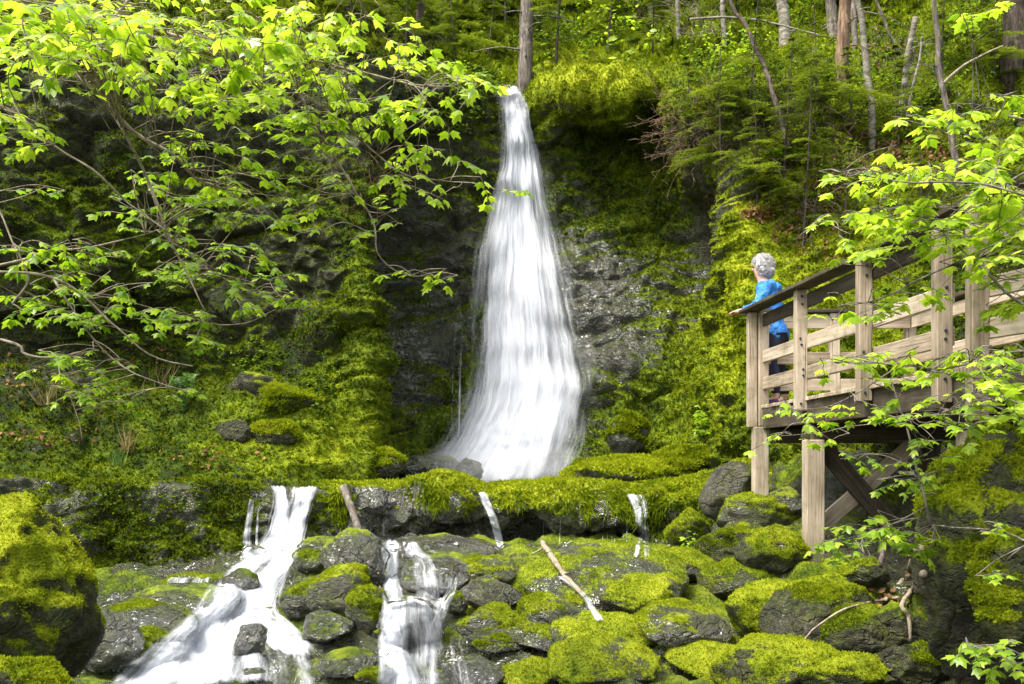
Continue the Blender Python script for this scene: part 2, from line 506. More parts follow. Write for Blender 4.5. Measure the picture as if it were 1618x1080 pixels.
# ------------------------------------------------------------------ the lofted ground and rock
def upsample(ctrl, axis, n, wts):
    c = np.moveaxis(ctrl, axis, 0)
    k = len(c)
    cum = np.concatenate([[0], np.cumsum(wts)])
    t = np.interp(np.linspace(0, cum[-1], n), cum, np.arange(k))
    t = np.minimum(t, k - 1 - 1e-6)
    i = t.astype(int)
    f = (t - i).reshape((-1,) + (1,) * (c.ndim - 1))
    e = np.concatenate([(2 * c[0] - c[1])[None], c, (2 * c[-1] - c[-2])[None]])
    a, b, d, g = e[i], e[i + 1], e[i + 2], e[i + 3]
    out = 0.5 * (2 * b + (d - a) * f + (2 * a - 5 * b + 4 * d - g) * f ** 2 + (3 * b - a - 3 * d + g) * f ** 3)
    return np.moveaxis(out, 0, axis), t

def loft(table, nc, nr):
    """table: [(px, [(py, Y), ...]), ...] -> grid (nc, nr, 3) of world points"""
    ctrl = np.array([[P(px if len(q) == 2 else q[2], q[0], q[1]) for q in rows] for px, rows in table])
    pxs = np.array([t[0] for t in table], float)
    wc = np.abs(np.diff(pxs)) + 12
    py = np.array([[q[0] for q in rows] for _, rows in table], float)
    Yv = np.array([[q[1] for q in rows] for _, rows in table], float)
    wr = np.abs(np.diff(py, axis=1)).mean(0) + 14 * np.abs(np.diff(Yv, axis=1)).mean(0).clip(0, 4) + 3
    g, _ = upsample(ctrl, 0, nc, wc)
    g, _ = upsample(g, 1, nr, wr)
    return g

def grid_normals(g):
    du = np.gradient(g, axis=0)
    dv = np.gradient(g, axis=1)
    n = np.cross(du, dv)
    return n / (np.linalg.norm(n, axis=2, keepdims=True) + 1e-9)

def grid_quads(nc, nr):
    i = np.arange(nc - 1)[:, None] * nr
    j = np.arange(nr - 1)[None, :]
    return np.stack([i + j, i + nr + j, i + nr + j + 1, i + j + 1], -1).reshape(-1, 4)

def orient(g):
    n = grid_normals(g)
    c = g.reshape(-1, 3)
    return n * (1 if (np.sum(n.reshape(-1, 3) * -c, 1)).mean() > 0 else -1)

def rocky(p, amp):
    """displacement of bare rock: blocks, ledges, roughness"""
    d1, d2, idv = worley(p * np.array([1, 1, 1.5]), 0.95, 3)
    e1, e2, iv2 = worley(p * np.array([1, 1, 1.8]), 2.6, 9)
    d = 0.55 * fbm(p, 0.45, 3, 1) + 0.42 * (idv - 0.5) * sstep(0.0, 0.28, d2 - d1) + 0.20 * (iv2 - 0.5) * sstep(0.0, 0.25, e2 - e1)
    d = d + 0.16 * fbm(p, 3.5, 4, 5) - 0.10 * sstep(0.12, 0.0, d2 - d1)
    return d * amp

def cushions(p, amp):
    """soft lumps of deep moss"""
    d1, d2, _ = worley(p, 4.2, 21)
    return amp * (0.05 * (0.6 - d1) + 0.02 * fbm(p, 9, 3, 8) + 0.10 * fbm(p, 1.3, 3, 4))

def ab(*a): return list(a)
WALL = [
 (-700, [(800,9.5),(750,9.7),(700,10),(640,10.5),(585,11),(535,11.3),(450,11.2),(350,11.1),(250,11.2),(140,11.4),(50,11.8),(0,13),(-80,18),(-300,30)]),
 (-300, [(800,12.5),(750,12.8),(700,13.2),(640,13.8),(585,14.3),(530,14.6),(440,14.4),(340,14.3),(240,14.4),(140,14.6),(60,15.0),(20,16.5),(-60,22),(-300,34)]),
 (0,    [(800,13.6),(752,13.8),(700,14.2),(645,14.8),(595,15.3),(545,15.7),(450,15.5),(350,15.3),(250,15.4),(150,15.6),(70,16.0),(30,17.5),(-40,23),(-300,36)]),
 (150,  [(800,14.0),(754,14.2),(708,14.6),(650,15.2),(600,15.7),(550,16.1),(450,15.9),(350,15.7),(250,15.8),(150,16.0),(80,16.4),(40,17.8),(-30,23.5),(-300,37)]),
 (300,  [(800,14.3),(756,14.5),(715,14.9),(665,15.4),(610,15.9),(560,16.4),(450,16.3),(350,16.2),(250,16.2),(160,16.4),(95,16.8),(55,18.0),(-20,24),(-300,38)]),
 (420,  [(800,14.6),(757,14.8),(720,15.1),(670,15.4),(620,15.7),(572,16.1),(460,16.4),(360,16.3),(260,16.3),(170,16.5),(105,16.9),(65,18.2),(-10,24.5),(-300,38)]),
 (510,  [(800,14.9),(757,15.0),(722,15.2),(682,15.4),(640,15.6),(590,15.9),(480,16.3),(370,16.3),(270,16.4),(180,16.6),(115,17.0),(75,18.4),(0,25),(-300,38)]),
 (570,  [(800,15.2),(757,15.3),(730,15.5),(700,15.7),(655,15.9),(600,16.0),(490,16.3),(380,16.4),(280,16.6),(190,16.9),(125,17.4),(88,18.8),(15,25.5),(-300,38)]),
 (597,  [(800,15.9),(757,16.0),(733,16.1),(703,16.2),(658,16.3),(600,16.4),(490,16.7),(380,16.8),(280,17.0),(190,17.3),(128,17.7),(92,19.0),(20,26),(-300,38)]),
 (625,  [(800,17.3),(757,17.5),(735,17.6),(705,17.7),(660,17.9),(600,18.0),(490,18.2),(380,18.4),(280,18.6),(190,18.7),(132,18.8),(100,20),(25,26.5),(-300,38)]),
 (690,  [(800,18.2),(757,18.4),(735,18.5),(705,18.6),(660,18.7),(600,18.9),(490,19.2),(380,19.5),(280,19.7),(200,19.6),(140,19.6),(112,20.8),(40,27),(-300,38)]),
 (745,  [(800,17.9),(757,18.0),(730,18.2),(700,18.4),(650,18.7),(590,18.9),(490,19.3),(390,19.6),(300,19.9),(210,20.0),(150,20.0),(124,21.2),(50,27.5),(-300,38)]),
 (790,  [(800,17.7),(757,17.9),(730,18.1),(700,18.3),(650,18.6),(590,18.9),(490,19.3),(390,19.7),(300,20.0),(220,20.3),(150,20.6),(135,21.8),(55,28),(-300,38)]),
 (830,  [(800,17.7),(757,17.9),(730,18.1),(700,18.3),(650,18.6),(590,18.9),(490,19.3),(390,19.7),(300,20.0),(220,20.3),(150,20.5),(133,21.8),(55,28),(-300,38)]),
 (870,  [(800,17.7),(757,17.9),(730,18.1),(700,18.3),(650,18.6),(590,18.9),(490,19.3),(390,19.7),(300,20.0),(235,20.0),(165,19.6),(126,20.4),(50,28),(-300,38)]),
 (930,  [(800,17.6),(757,17.7),(730,17.9),(700,18.2),(650,18.5),(580,18.8),(490,19.2),(400,19.6),(310,20.1),(235,19.9),(175,19.3),(124,19.8),(45,28),(-300,38)]),
 (1000, [(800,17.2),(757,17.3),(730,17.5),(700,17.8),(650,18.2),(580,18.6),(490,19.1),(400,19.6),(310,20.1),(235,20.0),(180,19.3),(124,19.7),(40,28),(-300,38)]),
 (1045, [(800,16.8),(757,16.9),(730,17.1),(700,17.4),(650,17.9),(580,18.4),(490,19.0),(400,19.6),(310,20.0),(235,20.0),(180,19.8),(125,20.0),(40,27.5),(-300,38)]),
 (1085, [(800,16.1),(757,16.3),(725,16.6),(690,17.0),(640,17.5),(570,18.2),(490,18.8),(410,19.2),(330,19.2),(275,18.0),(210,17.4),(140,18.2),(40,26.5),(-300,38)]),
 (1125, [(800,14.8),(757,15.0),(722,15.3),(680,15.7),(620,16.2),(550,16.8),(480,17.4),(410,17.8),(335,17.6),(285,16.4),(225,16.4),(150,17.6),(40,25.5),(-300,38)]),
 (1165, [(800,13.9),(757,14.1),(720,14.3),(675,14.6),(610,15.0),(545,15.4),(475,15.7),(410,15.9),(340,15.9),(285,15.9),(225,16.3),(150,17.4),(35,25),(-300,38)]),
 (1220, [(800,13.2),(757,13.4),(715,13.6),(665,13.9),(600,14.3),(535,14.6),(470,14.9),(405,15.2),(340,15.5),(280,15.9),(215,16.5),(140,17.8),(25,24.5),(-300,37)]),
 (1310, [(800,12.6),(757,12.8),(712,13.0),(655,13.3),(590,13.6),(525,14.0),(460,14.4),(395,14.8),(330,15.2),(265,15.8),(200,16.5),(125,17.9),(10,24),(-300,36)]),
 (1450, [(800,11.8),(757,12.0),(710,12.2),(650,12.5),(580,12.8),(515,13.2),(450,13.6),(385,14.1),(320,14.7),(255,15.4),(185,16.3),(105,17.8),(-10,23),(-300,35)]),
 (1620, [(800,11.2),(757,11.4),(700,11.6),(640,11.9),(570,12.2),(500,12.6),(430,13.0),(360,13.5),(295,14.1),(225,14.9),(150,15.9),(75,17.3),(-40,22),(-300,34)]),
 (1850, [(800,10.4),(757,10.5),(700,10.7),(630,11.0),(560,11.3),(490,11.6),(415,12.0),(340,12.5),(270,13.1),(195,13.9),(115,14.9),(40,16.2),(-80,21),(-320,33)]),
 (2400, [(800,9.0),(757,9.1),(700,9.3),(630,9.5),(560,9.8),(490,10.1),(415,10.5),(340,11),(270,11.5),(195,12.2),(115,13),(40,14),(-80,18),(-320,29)]),
]
BED = [
 (-800, [(830,10),(870,9),(930,8),(1000,7),(1150,5.5),(1600,3.2)]),
 (-300, [(890,12.4),(930,11),(980,9.8),(1050,8.6),(1200,6.5),(1600,3.6)]),
 (100,  [(925,13.0),(958,11.4),(1000,10.2),(1060,9.0),(1180,7.0),(1600,3.6)]),
 (250,  [(912,13.2),(945,12.0),(985,10.8),(1045,9.4),(1160,7.4),(1600,3.6)]),
 (370,  [(885,13.7),(918,12.6),(965,11.2),(1030,9.7),(1150,7.5),(1600,3.6)]),
 (500,  [(855,14.0),(900,12.7),(955,11.3),(1020,9.9),(1130,7.8),(1600,3.6)]),
 (620,  [(850,14.1),(888,12.9),(945,11.5),(1010,10.1),(1130,7.8),(1600,3.6)]),
 (760,  [(852,14.2),(888,13.0),(942,11.5),(1008,10.0),(1130,7.8),(1600,3.6)]),
 (900,  [(858,14.4),(886,13.0),(938,11.5),(1005,10.0),(1120,7.8),(1600,3.6)]),
 (1040, [(866,14.2),(890,12.8),(940,11.3),(1000,9.9),(1110,7.9),(1600,3.6)]),
 (1120, [(840,13.8),(880,12.4),(930,11.0),(995,9.8),(1100,8.0),(1600,3.6)]),
 (1190, [(752,13.6),(830,12.2),(910,10.9),(980,9.7),(1085,8.1),(1600,3.6)]),
 (1285, [(735,12.9),(800,11.6),(885,10.1),(950,9.3),(1060,8.0),(1600,3.6)]),
 (1380, [(730,12.5),(790,11.2),(880,9.9),(940,9.1),(1050,7.8),(1600,3.6)]),
 (1470, [(725,12.1),(775,10.9),(865,9.6),(930,8.8),(1040,7.6),(1600,3.6)]),
 (1700, [(715,11.2),(735,10),(790,9),(880,8.1),(980,7),(1500,3.4)]),
 (2200, [(640,10.0),(650,9),(690,8),(770,7),(860,6),(1300,3)]),
]
LEDGE = [
 (-800, [(752,10.5),(752,10.2),(762,10.0),(790,9.9),(830,10),(860,10),(900,9.6)]),
 (-300, [(752,13.4),(752,12.9),(760,12.6),(790,12.4),(830,12.5),(880,12.6),(960,12.0)]),
 (0,    [(757,14.4),(754,13.8),(762,13.4),(792,13.25),(840,13.15),(895,13.0),(965,12.5)]),
 (200,  [(759,14.9),(756,14.2),(764,13.8),(795,13.65),(840,13.55),(895,13.35),(960,12.8)]),
 (340,  [(762,15.4),(757,14.5),(766,14.0),(798,13.85),(850,13.7),(892,13.55),(940,13.0)]),
 (420,  [(768,16),(764,14.9),(770,14.3),(798,14.0),(840,13.9),(875,13.9),(920,13.2)]),
 (485,  [(768,16),(763,14.9),(771,14.3),(800,14.1),(835,14.0),(860,13.9),(905,13.2)]),
 (560,  [(767,16),(757,14.9),(767,14.4),(800,14.2),(838,14.2),(858,14.2),(900,13.6)]),
 (680,  [(767,16),(757,14.9),(766,14.5),(795,14.25),(830,14.4),(850,14.5),(890,13.8)]),
 (770,  [(768,16),(761,14.9),(771,14.4),(796,14.2),(826,14.4),(850,14.6),(890,13.9)]),
 (850,  [(767,16),(758,14.9),(772,14.4),(806,14.15),(824,14.5),(846,15.0),(892,14.2)]),
 (940,  [(767,16),(760,14.9),(778,14.3),(815,14.05),(836,14.4),(856,14.9),(902,14.1)]),
 (1030, [(765,15.6),(757,14.7),(780,14.1),(820,13.9),(850,14.1),(872,14.4),(912,13.8)]),
 (1100, [(752,15),(742,14.5),(775,13.9),(830,13.6),(868,13.5),(890,13.4),(930,12.9)]),
 (1180, [(738,14.2),(730,13.7),(770,13.2),(820,12.9),(870,12.6),(900,12.4),(940,12)]),
 (1320, [(735,13.6),(735,13.1),(775,12.6),(820,12.2),(870,11.9),(900,11.7),(940,11.4)]),
]

def surf(name, table, nc, nr, disp, attrs, mat):
    g = loft(table, nc, nr)
    n = orient(g)
    flat = g.reshape(-1, 3)
    px0, py0 = proj(flat)
    d = disp(flat, px0, py0, n.reshape(-1, 3))
    g2 = (flat + n.reshape(-1, 3) * d[:, None]).reshape(g.shape)
    n2 = orient(g2).reshape(-1, 3)
    V = g2.reshape(-1, 3)
    A = attrs(V, px0, py0, n2, d)
    q = grid_quads(nc, nr)
    flip = np.sum(np.cross(V[q[:, 1]] - V[q[:, 0]], V[q[:, 3]] - V[q[:, 0]]) * n2[q[:, 0]]) < 0
    q2 = q[:, ::-1] if flip else q
    return dict(name=name, V=V, N=n2, Q=q2, A=A, nc=nc, nr=nr, px=px0, py=py0, mat=mat, flip=flip)

def wall_disp(p, px, py, n):
    mossy = np.clip(blob(px, py, 1330, 430, 330, 330) + blob(px, py, 1500, 200, 300, 300) + blob(px, py, 450, 690, 330, 95) + blob(px, py, 50, 690, 330, 100), 0, 1)
    up = sstep(110, 60, py)
    amp = 1.0 - 0.62 * mossy - 0.45 * blob(px, py, 860, 420, 120, 420) + 0.0 * up
    amp = amp * (1 - 0.5 * sstep(720, 790, py))
    d = rocky(p, amp) + cushions(p, 1.0)
    strata = np.abs(np.sin(p[:, 2] * 5 + 2.5 * fbm(p, 0.7, 3, 31))) ** 0.5 * 0.20 * blob(px, py, 930, 480, 110, 230)
    # hollow under the overhang right of the falls, and the dark recess left of them
    d = d + strata - 0.95 * blob(px, py, 1112, 415, 32, 90) - 1.25 * blob(px, py, 652, 440, 42, 230) + 0.45 * blob(px, py, 572, 520, 26, 260) + 0.50 * blob(px, py, 1188, 420, 42, 110) + 0.35 * blob(px, py, 1135, 600, 40, 60) + 0.30 * blob(px, py, 1240, 520, 40, 60)
    d = d + 0.35 * blob(px, py, 930, 150, 95, 40) * (1 + 0.8 * fbm(p, 2.5, 3, 44)) + 0.25 * up * fbm(p, 0.8, 4, 12)
    d = d - 0.9 * blob(px, py, 1325, 170, 24, 40) - 0.7 * blob(px, py, 1590, 110, 40, 50) - 0.6 * blob(px, py, 1440, 110, 25, 40) + 0.5 * blob(px, py, 1262, 70, 50, 40) + 0.5 * blob(px, py, 1300, 205, 50, 40)
    hs = sstep(1080, 1180, px)
    return d + hs * (0.30 * fbm(p, 1.1, 4, 141) + 0.18 * fbm(p, 2.8, 3, 143, ridged=True))

def wall_attrs(V, px, py, n, d):
    f = fbm(V, 0.9, 4, 50)
    base = (0.47 + 0.75 * blob(px, py, 1290, 560, 190, 260) + 0.36 * blob(px, py, 1420, 150, 330, 260) + 0.62 * blob(px, py, 480, 680, 240, 90)
            + 0.22 * blob(px, py, 130, 700, 300, 70) + 0.65 * blob(px, py, 940, 165, 130, 70) + 0.38 * blob(px, py, 960, 300, 120, 110)
            + 0.42 * blob(px, py, 1060, 610, 110, 120) + 0.5 * sstep(120, 80, py) + 0.50 * blob(px, py, 572, 540, 40, 230)
            + 0.30 * blob(px, py, 130, 430, 120, 190) + 0.25 * blob(px, py, 700, 250, 80, 150) - 0.42 * blob(px, py, 935, 440, 60, 110) - 0.25 * blob(px, py, 1000, 560, 60, 50) - 0.28 * blob(px, py, 660, 430, 60, 230)
            - 0.35 * blob(px, py, 1105, 400, 45, 110) - 0.12 * blob(px, py, 430, 400, 130, 160))
    moss = base + 0.42 * (n[:, 2] - 0.25) + 0.55 * f
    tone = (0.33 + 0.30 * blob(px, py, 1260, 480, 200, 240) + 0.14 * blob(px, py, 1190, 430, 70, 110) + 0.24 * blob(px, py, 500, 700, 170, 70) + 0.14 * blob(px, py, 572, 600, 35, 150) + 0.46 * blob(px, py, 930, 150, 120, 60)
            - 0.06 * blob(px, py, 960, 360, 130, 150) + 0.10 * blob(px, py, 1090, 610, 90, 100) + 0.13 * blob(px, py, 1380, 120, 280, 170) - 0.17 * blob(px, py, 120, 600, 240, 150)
            - 0.12 * blob(px, py, 650, 450, 80, 250) + 0.10 * n[:, 2])  # last term paints a little top light into the moss colour
    wet = 0.15 + 0.55 * blob(px, py, 930, 480, 150, 260) + 0.9 * blob(px, py, 690, 600, 90, 200) + 0.3 * blob(px, py, 1090, 480, 60, 160)
    return dict(moss=np.clip(moss, 0, 1.1), tone=tone, wet=np.clip(wet, 0, 1))

def bed_disp(p, px, py, n):
    rb = sstep(1150, 1260, px)
    return rocky(p * 1.6 + 9, 0.30 + 0.10 * rb) + cushions(p, 0.7) + 0.10 * fbm(p, 2.2, 4, 61) + 0.04 + (0.15 + 0.16 * blob(px, py, 800, 980, 330, 110)) * sstep(1190, 1100, px) * sstep(865, 915, py) + 0.05 * np.abs(np.sin(p[:, 1] * 6 + p[:, 0] * 1.5 + 3 * fbm(p, 1.1, 3, 66)))

def bed_attrs(V, px, py, n, d):
    f = fbm(V, 1.4, 4, 70)
    moss = 0.34 + 0.42 * blob(px, py, 1000, 960, 200, 110) + 0.25 * blob(px, py, 220, 990, 130, 80) + 0.35 * blob(px, py, 1280, 1010, 190, 120) + 0.3 * (n[:, 2] - 0.6) + 0.75 * f \
        - 0.45 * blob(px, py, 660, 950, 90, 140) - 0.3 * blob(px, py, 350, 980, 100, 120) - 0.25 * blob(px, py, 1420, 930, 110, 120)
    tone = 0.42 + 0.14 * blob(px, py, 1050, 980, 260, 120) + 0.12 * n[:, 2] - 0.1 * blob(px, py, 200, 980, 200, 150)  # upward faces get a lighter moss colour, as painted light from above
    wet = 1.0 - 0.7 * sstep(1180, 1280, px)
    return dict(moss=np.clip(moss, 0, 1.1), tone=tone, wet=wet)

def ledge_disp(p, px, py, n):
    d = rocky(p * 1.3 + 3, 0.46) + 0.16 * fbm(p, 1.1, 3, 97) + cushions(p, 1.1) + 0.05 * fbm(p, 5, 4, 90)
    flat = sstep(0.75, 0.95, n[:, 2])
    d = d * (1 - 0.65 * flat)
    lip = sstep(752, 768, py) * sstep(850, 800, py)
    d = d + lip * (0.22 * blob(px, py, 690, 800, 60, 60) + 0.14 * blob(px, py, 900, 800, 40, 60) - 0.16 * blob(px, py, 620, 800, 22, 60) - 0.14 * blob(px, py, 765, 800, 20, 60) + 0.16 * blob(px, py, 1075, 800, 40, 60) - 0.10 * blob(px, py, 1005, 800, 22, 60))
    return d - 0.05 * blob(px, py, 455, 770, 45, 30)

def ledge_attrs(V, px, py, n, d):
    f = fbm(V, 1.5, 4, 95)
    mid = sstep(490, 540, px)
    moss = 0.24 + 0.46 * mid * sstep(832, 800, py) + 0.5 * (n[:, 2] - 0.1) + 0.95 * f - 0.6 * blob(px, py, 575, 790, 45, 40) - 0.6 * blob(px, py, 690, 800, 55, 40) - 0.35 * blob(px, py, 960, 800, 30, 30) \
        - 0.7 * blob(px, py, 455, 800, 40, 60) - 0.4 * blob(px, py, 900, 850, 160, 22) + 0.42 * blob(px, py, 230, 840, 190, 70) + 0.35 * blob(px, py, 1090, 800, 60, 80)
    tone = 0.34 + 0.26 * mid * sstep(825, 785, py) + 0.15 * n[:, 2] - 0.06 * (1 - mid)  # normal term puts light from above into the moss colour
    wet = 0.35 + 0.6 * mid
    return dict(moss=np.clip(moss, 0, 1.1), tone=tone, wet=np.clip(wet, 0, 1))

wall = surf('gorge_wall', WALL, 1000, 620, wall_disp, wall_attrs, M['rock'])
bed = surf('stream_bed', BED, 560, 300, bed_disp, bed_attrs, M['rock'])
ledge = surf('rock_ledge', LEDGE, 620, 150, ledge_disp, ledge_attrs, M['rock'])

def place_surf(s, c0, c1, name, mat):
    nr = s['nr']
    V = s['V'].reshape(s['nc'], nr, 3)[c0:c1].reshape(-1, 3)
    k = c1 - c0
    q = grid_quads(k, nr)
    if s['flip']: q = q[:, ::-1]
    A = {a: v.reshape(s['nc'], nr)[c0:c1].ravel() for a, v in s['A'].items()}
    o = link(name, make_mesh(name, V, q, None, mat, A))
    return tag(o, kind='structure')

colpx = wall['px'].reshape(wall['nc'], wall['nr'])[:, 8]
ca = int(np.searchsorted(colpx, 598))
cb = int(np.searchsorted(colpx, 1066))
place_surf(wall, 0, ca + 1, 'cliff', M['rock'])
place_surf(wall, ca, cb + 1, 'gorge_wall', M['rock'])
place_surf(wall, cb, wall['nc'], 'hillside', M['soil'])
place_surf(bed, 0, bed['nc'], 'stream_bed', M['rock'])
place_surf(ledge, 0, ledge['nc'], 'rock_ledge', M['rock'])

def bvh_of(parts):
    V, Q, n = [], [], 0
    for v, q in parts:
        V.append(v); Q.append(q + n); n += len(v)
    return BVHTree.FromPolygons(np.vstack(V).tolist(), np.vstack(Q).tolist())

def thin(s, st):
    nc, nr = s['nc'], s['nr']
    V = s['V'].reshape(nc, nr, 3)[::st, ::st]
    return V.reshape(-1, 3), grid_quads(V.shape[0], V.shape[1])

BASE = bvh_of([thin(wall, 2), thin(bed, 2), thin(ledge, 1)])
BEDB = bvh_of([thin(bed, 2)])
WALLB = bvh_of([thin(wall, 2)])

def hit(px, py, tree=None):
    d = Vector(P(px, py, 1.0)).normalized()
    loc, nor, _, _ = (tree or BASE).ray_cast(Vector((0, 0, 0)), d, 200)
    return (np.array(loc), np.array(nor)) if loc is not None else (None, None)

def ground_z(x, y, tree=None, top=30):
    loc, nor, _, _ = (tree or BASE).ray_cast(Vector((x, y, top)), Vector((0, 0, -1)), 80)
    return loc.z if loc is not None else None

# ------------------------------------------------------------------ moss cushions standing up from the surfaces
TUFT_V, TUFT_T = [], []
for k in range(3):
    a = k * 2.1
    c, s_ = math.cos(a), math.sin(a)
    b = len(TUFT_V)
    TUFT_V += [(-0.42 * c, -0.42 * s_, 0), (0.42 * c, 0.42 * s_, 0), (0.30 * s_, -0.30 * c, 1.0 - 0.18 * k)]
    TUFT_T += [(b, b + 1, b + 2)]
TUFT_V, TUFT_T = np.array(TUFT_V), np.array(TUFT_T)

def scatter_faces(V, Q, weight, n, rng=RNG):
    a, b, c, d = (V[Q[:, k]] for k in range(4)) if Q.shape[1] == 4 else (V[Q[:, 0]], V[Q[:, 1]], V[Q[:, 2]], V[Q[:, 2]])
    nor = np.cross(c - a, d - b) if Q.shape[1] == 4 else np.cross(b - a, c - a)
    area = np.linalg.norm(nor, axis=1) / 2
    wt = area * weight[Q].mean(1)
    if wt.sum() <= 0: return None
    idx = rng.choice(len(Q), n, p=wt / wt.sum())
    u, v = rng.random(n), rng.random(n)
    p = a[idx] * ((1 - u) * (1 - v))[:, None] + b[idx] * (u * (1 - v))[:, None] + c[idx] * (u * v)[:, None] + d[idx] * ((1 - u) * v)[:, None]
    return idx, p, unit(nor[idx])

def frames(N, rng=RNG, spread=0.5):
    n = unit(N + spread * rng.normal(size=N.shape))
    r = rng.normal(size=N.shape)
    x = unit(np.cross(r, n))
    return x, np.cross(n, x), n

def moss_mesh(V, Q, A, n, size, up=0.0, mb=None, thr=0.5):
    if n < 1: return mb
    wt = sstep(thr - 0.1, thr + 0.15, A['moss'] + 0.3 * fbm(V, 5, 3, 77))
    r = scatter_faces(V, Q, wt, n)
    if r is None: return mb
    idx, p, nor = r
    nor = unit(nor + np.array([0, 0, up]))
    x, y, z = frames(nor)
    mb = mb or MB()
    sz = size * (0.5 + RNG.random(n))
    size3 = np.stack([sz, sz, sz * (0.8 + 0.8 * RNG.random(n))], 1)
    mb.instances(TUFT_V, TUFT_T, p - nor * 0.006, x, y, z, size3, tone=A['tone'][Q[idx]].mean(1) + 0.085 * RNG.normal(size=n), rnd=RNG.random(n) ** 2)
    return mb

def sub(s, cond):
    """faces of a surface whose first corner fulfils cond"""
    return s['Q'][cond[s['Q'][:, 0]]]

px, py = wall['px'], wall['py']
far = (px > -60) & (px < 1680) & (py > -260) & (wall['V'][:, 1] >= 22)
mb = moss_mesh(wall['V'], sub(wall, far), dict(wall['A'], tone=wall['A']['tone'] - 0.05), 50000, 0.13, 0.6)
tag(mb.build('moss', M['tuft'], smooth=False), kind='stuff')
vis = (px > -60) & (px < 1680) & (py > -30) & (py < 790) & (wall['V'][:, 1] < 24)
mb = moss_mesh(wall['V'], sub(wall, vis & (px < 600)), wall['A'], 110000, 0.036, 0.3)
tag(mb.build('moss', M['tuft'], smooth=False), kind='stuff')
mb = moss_mesh(wall['V'], sub(wall, vis & (px >= 600) & (px < 1066)), wall['A'], 70000, 0.038, 0.2)
tag(mb.build('moss', M['tuft'], smooth=False), kind='stuff')
mb = moss_mesh(wall['V'], sub(wall, vis & (px >= 1066)), wall['A'], 130000, 0.038, 0.3)
tag(mb.build('moss', M['tuft'], smooth=False), kind='stuff')
px, py = bed['px'], bed['py']
mb = moss_mesh(bed['V'], sub(bed, (px > -60) & (px < 1680) & (py < 1110)), bed['A'], 110000, 0.013, 0.4)
tag(mb.build('moss', M['tuft'], smooth=False), kind='stuff')
px, py = ledge['px'], ledge['py']
mb = moss_mesh(ledge['V'], sub(ledge, (px > -60) & (py < 935)), ledge['A'], 70000, 0.032, 0.2)
# moss hanging from the lip of the ledge
hang = (px > 520) & (px < 1120) & (py > 776) & (py < 832)
r = scatter_faces(ledge['V'], sub(ledge, hang), np.clip(ledge['A']['moss'], 0, 1) * sstep(-0.15, 0.35, fbm(ledge['V'], 2.6, 3, 123)), 8000)
idx, p, nor = r
dn = unit(nor * 0.55 + np.array([0, 0, -1.0]) + 0.25 * RNG.normal(size=nor.shape))
x, y, z = frames(dn, spread=0.05)
sz = 0.020 + 0.02 * RNG.random(len(p))
mb.instances(TUFT_V, TUFT_T, p, x, y, z, np.stack([sz, sz, 0.03 + 0.15 * RNG.random(len(p)) ** 2], 1), tone=0.30 + 0.22 * RNG.random(len(p)), rnd=0.3 * RNG.random(len(p)))
tag(mb.build('moss', M['tuft'], smooth=False), kind='stuff')
# ------------------------------------------------------------------ boulders and stones
def ico(sub_):
    bm = bmesh.new()
    bmesh.ops.create_icosphere(bm, subdivisions=sub_, radius=1.0)
    V = np.array([v.co[:] for v in bm.verts])
    T = np.array([[v.index for v in f.verts] for f in bm.faces])
    bm.free()
    return V, T
ICO = {k: ico(k) for k in (4, 5, 6)}
ROCKS = []

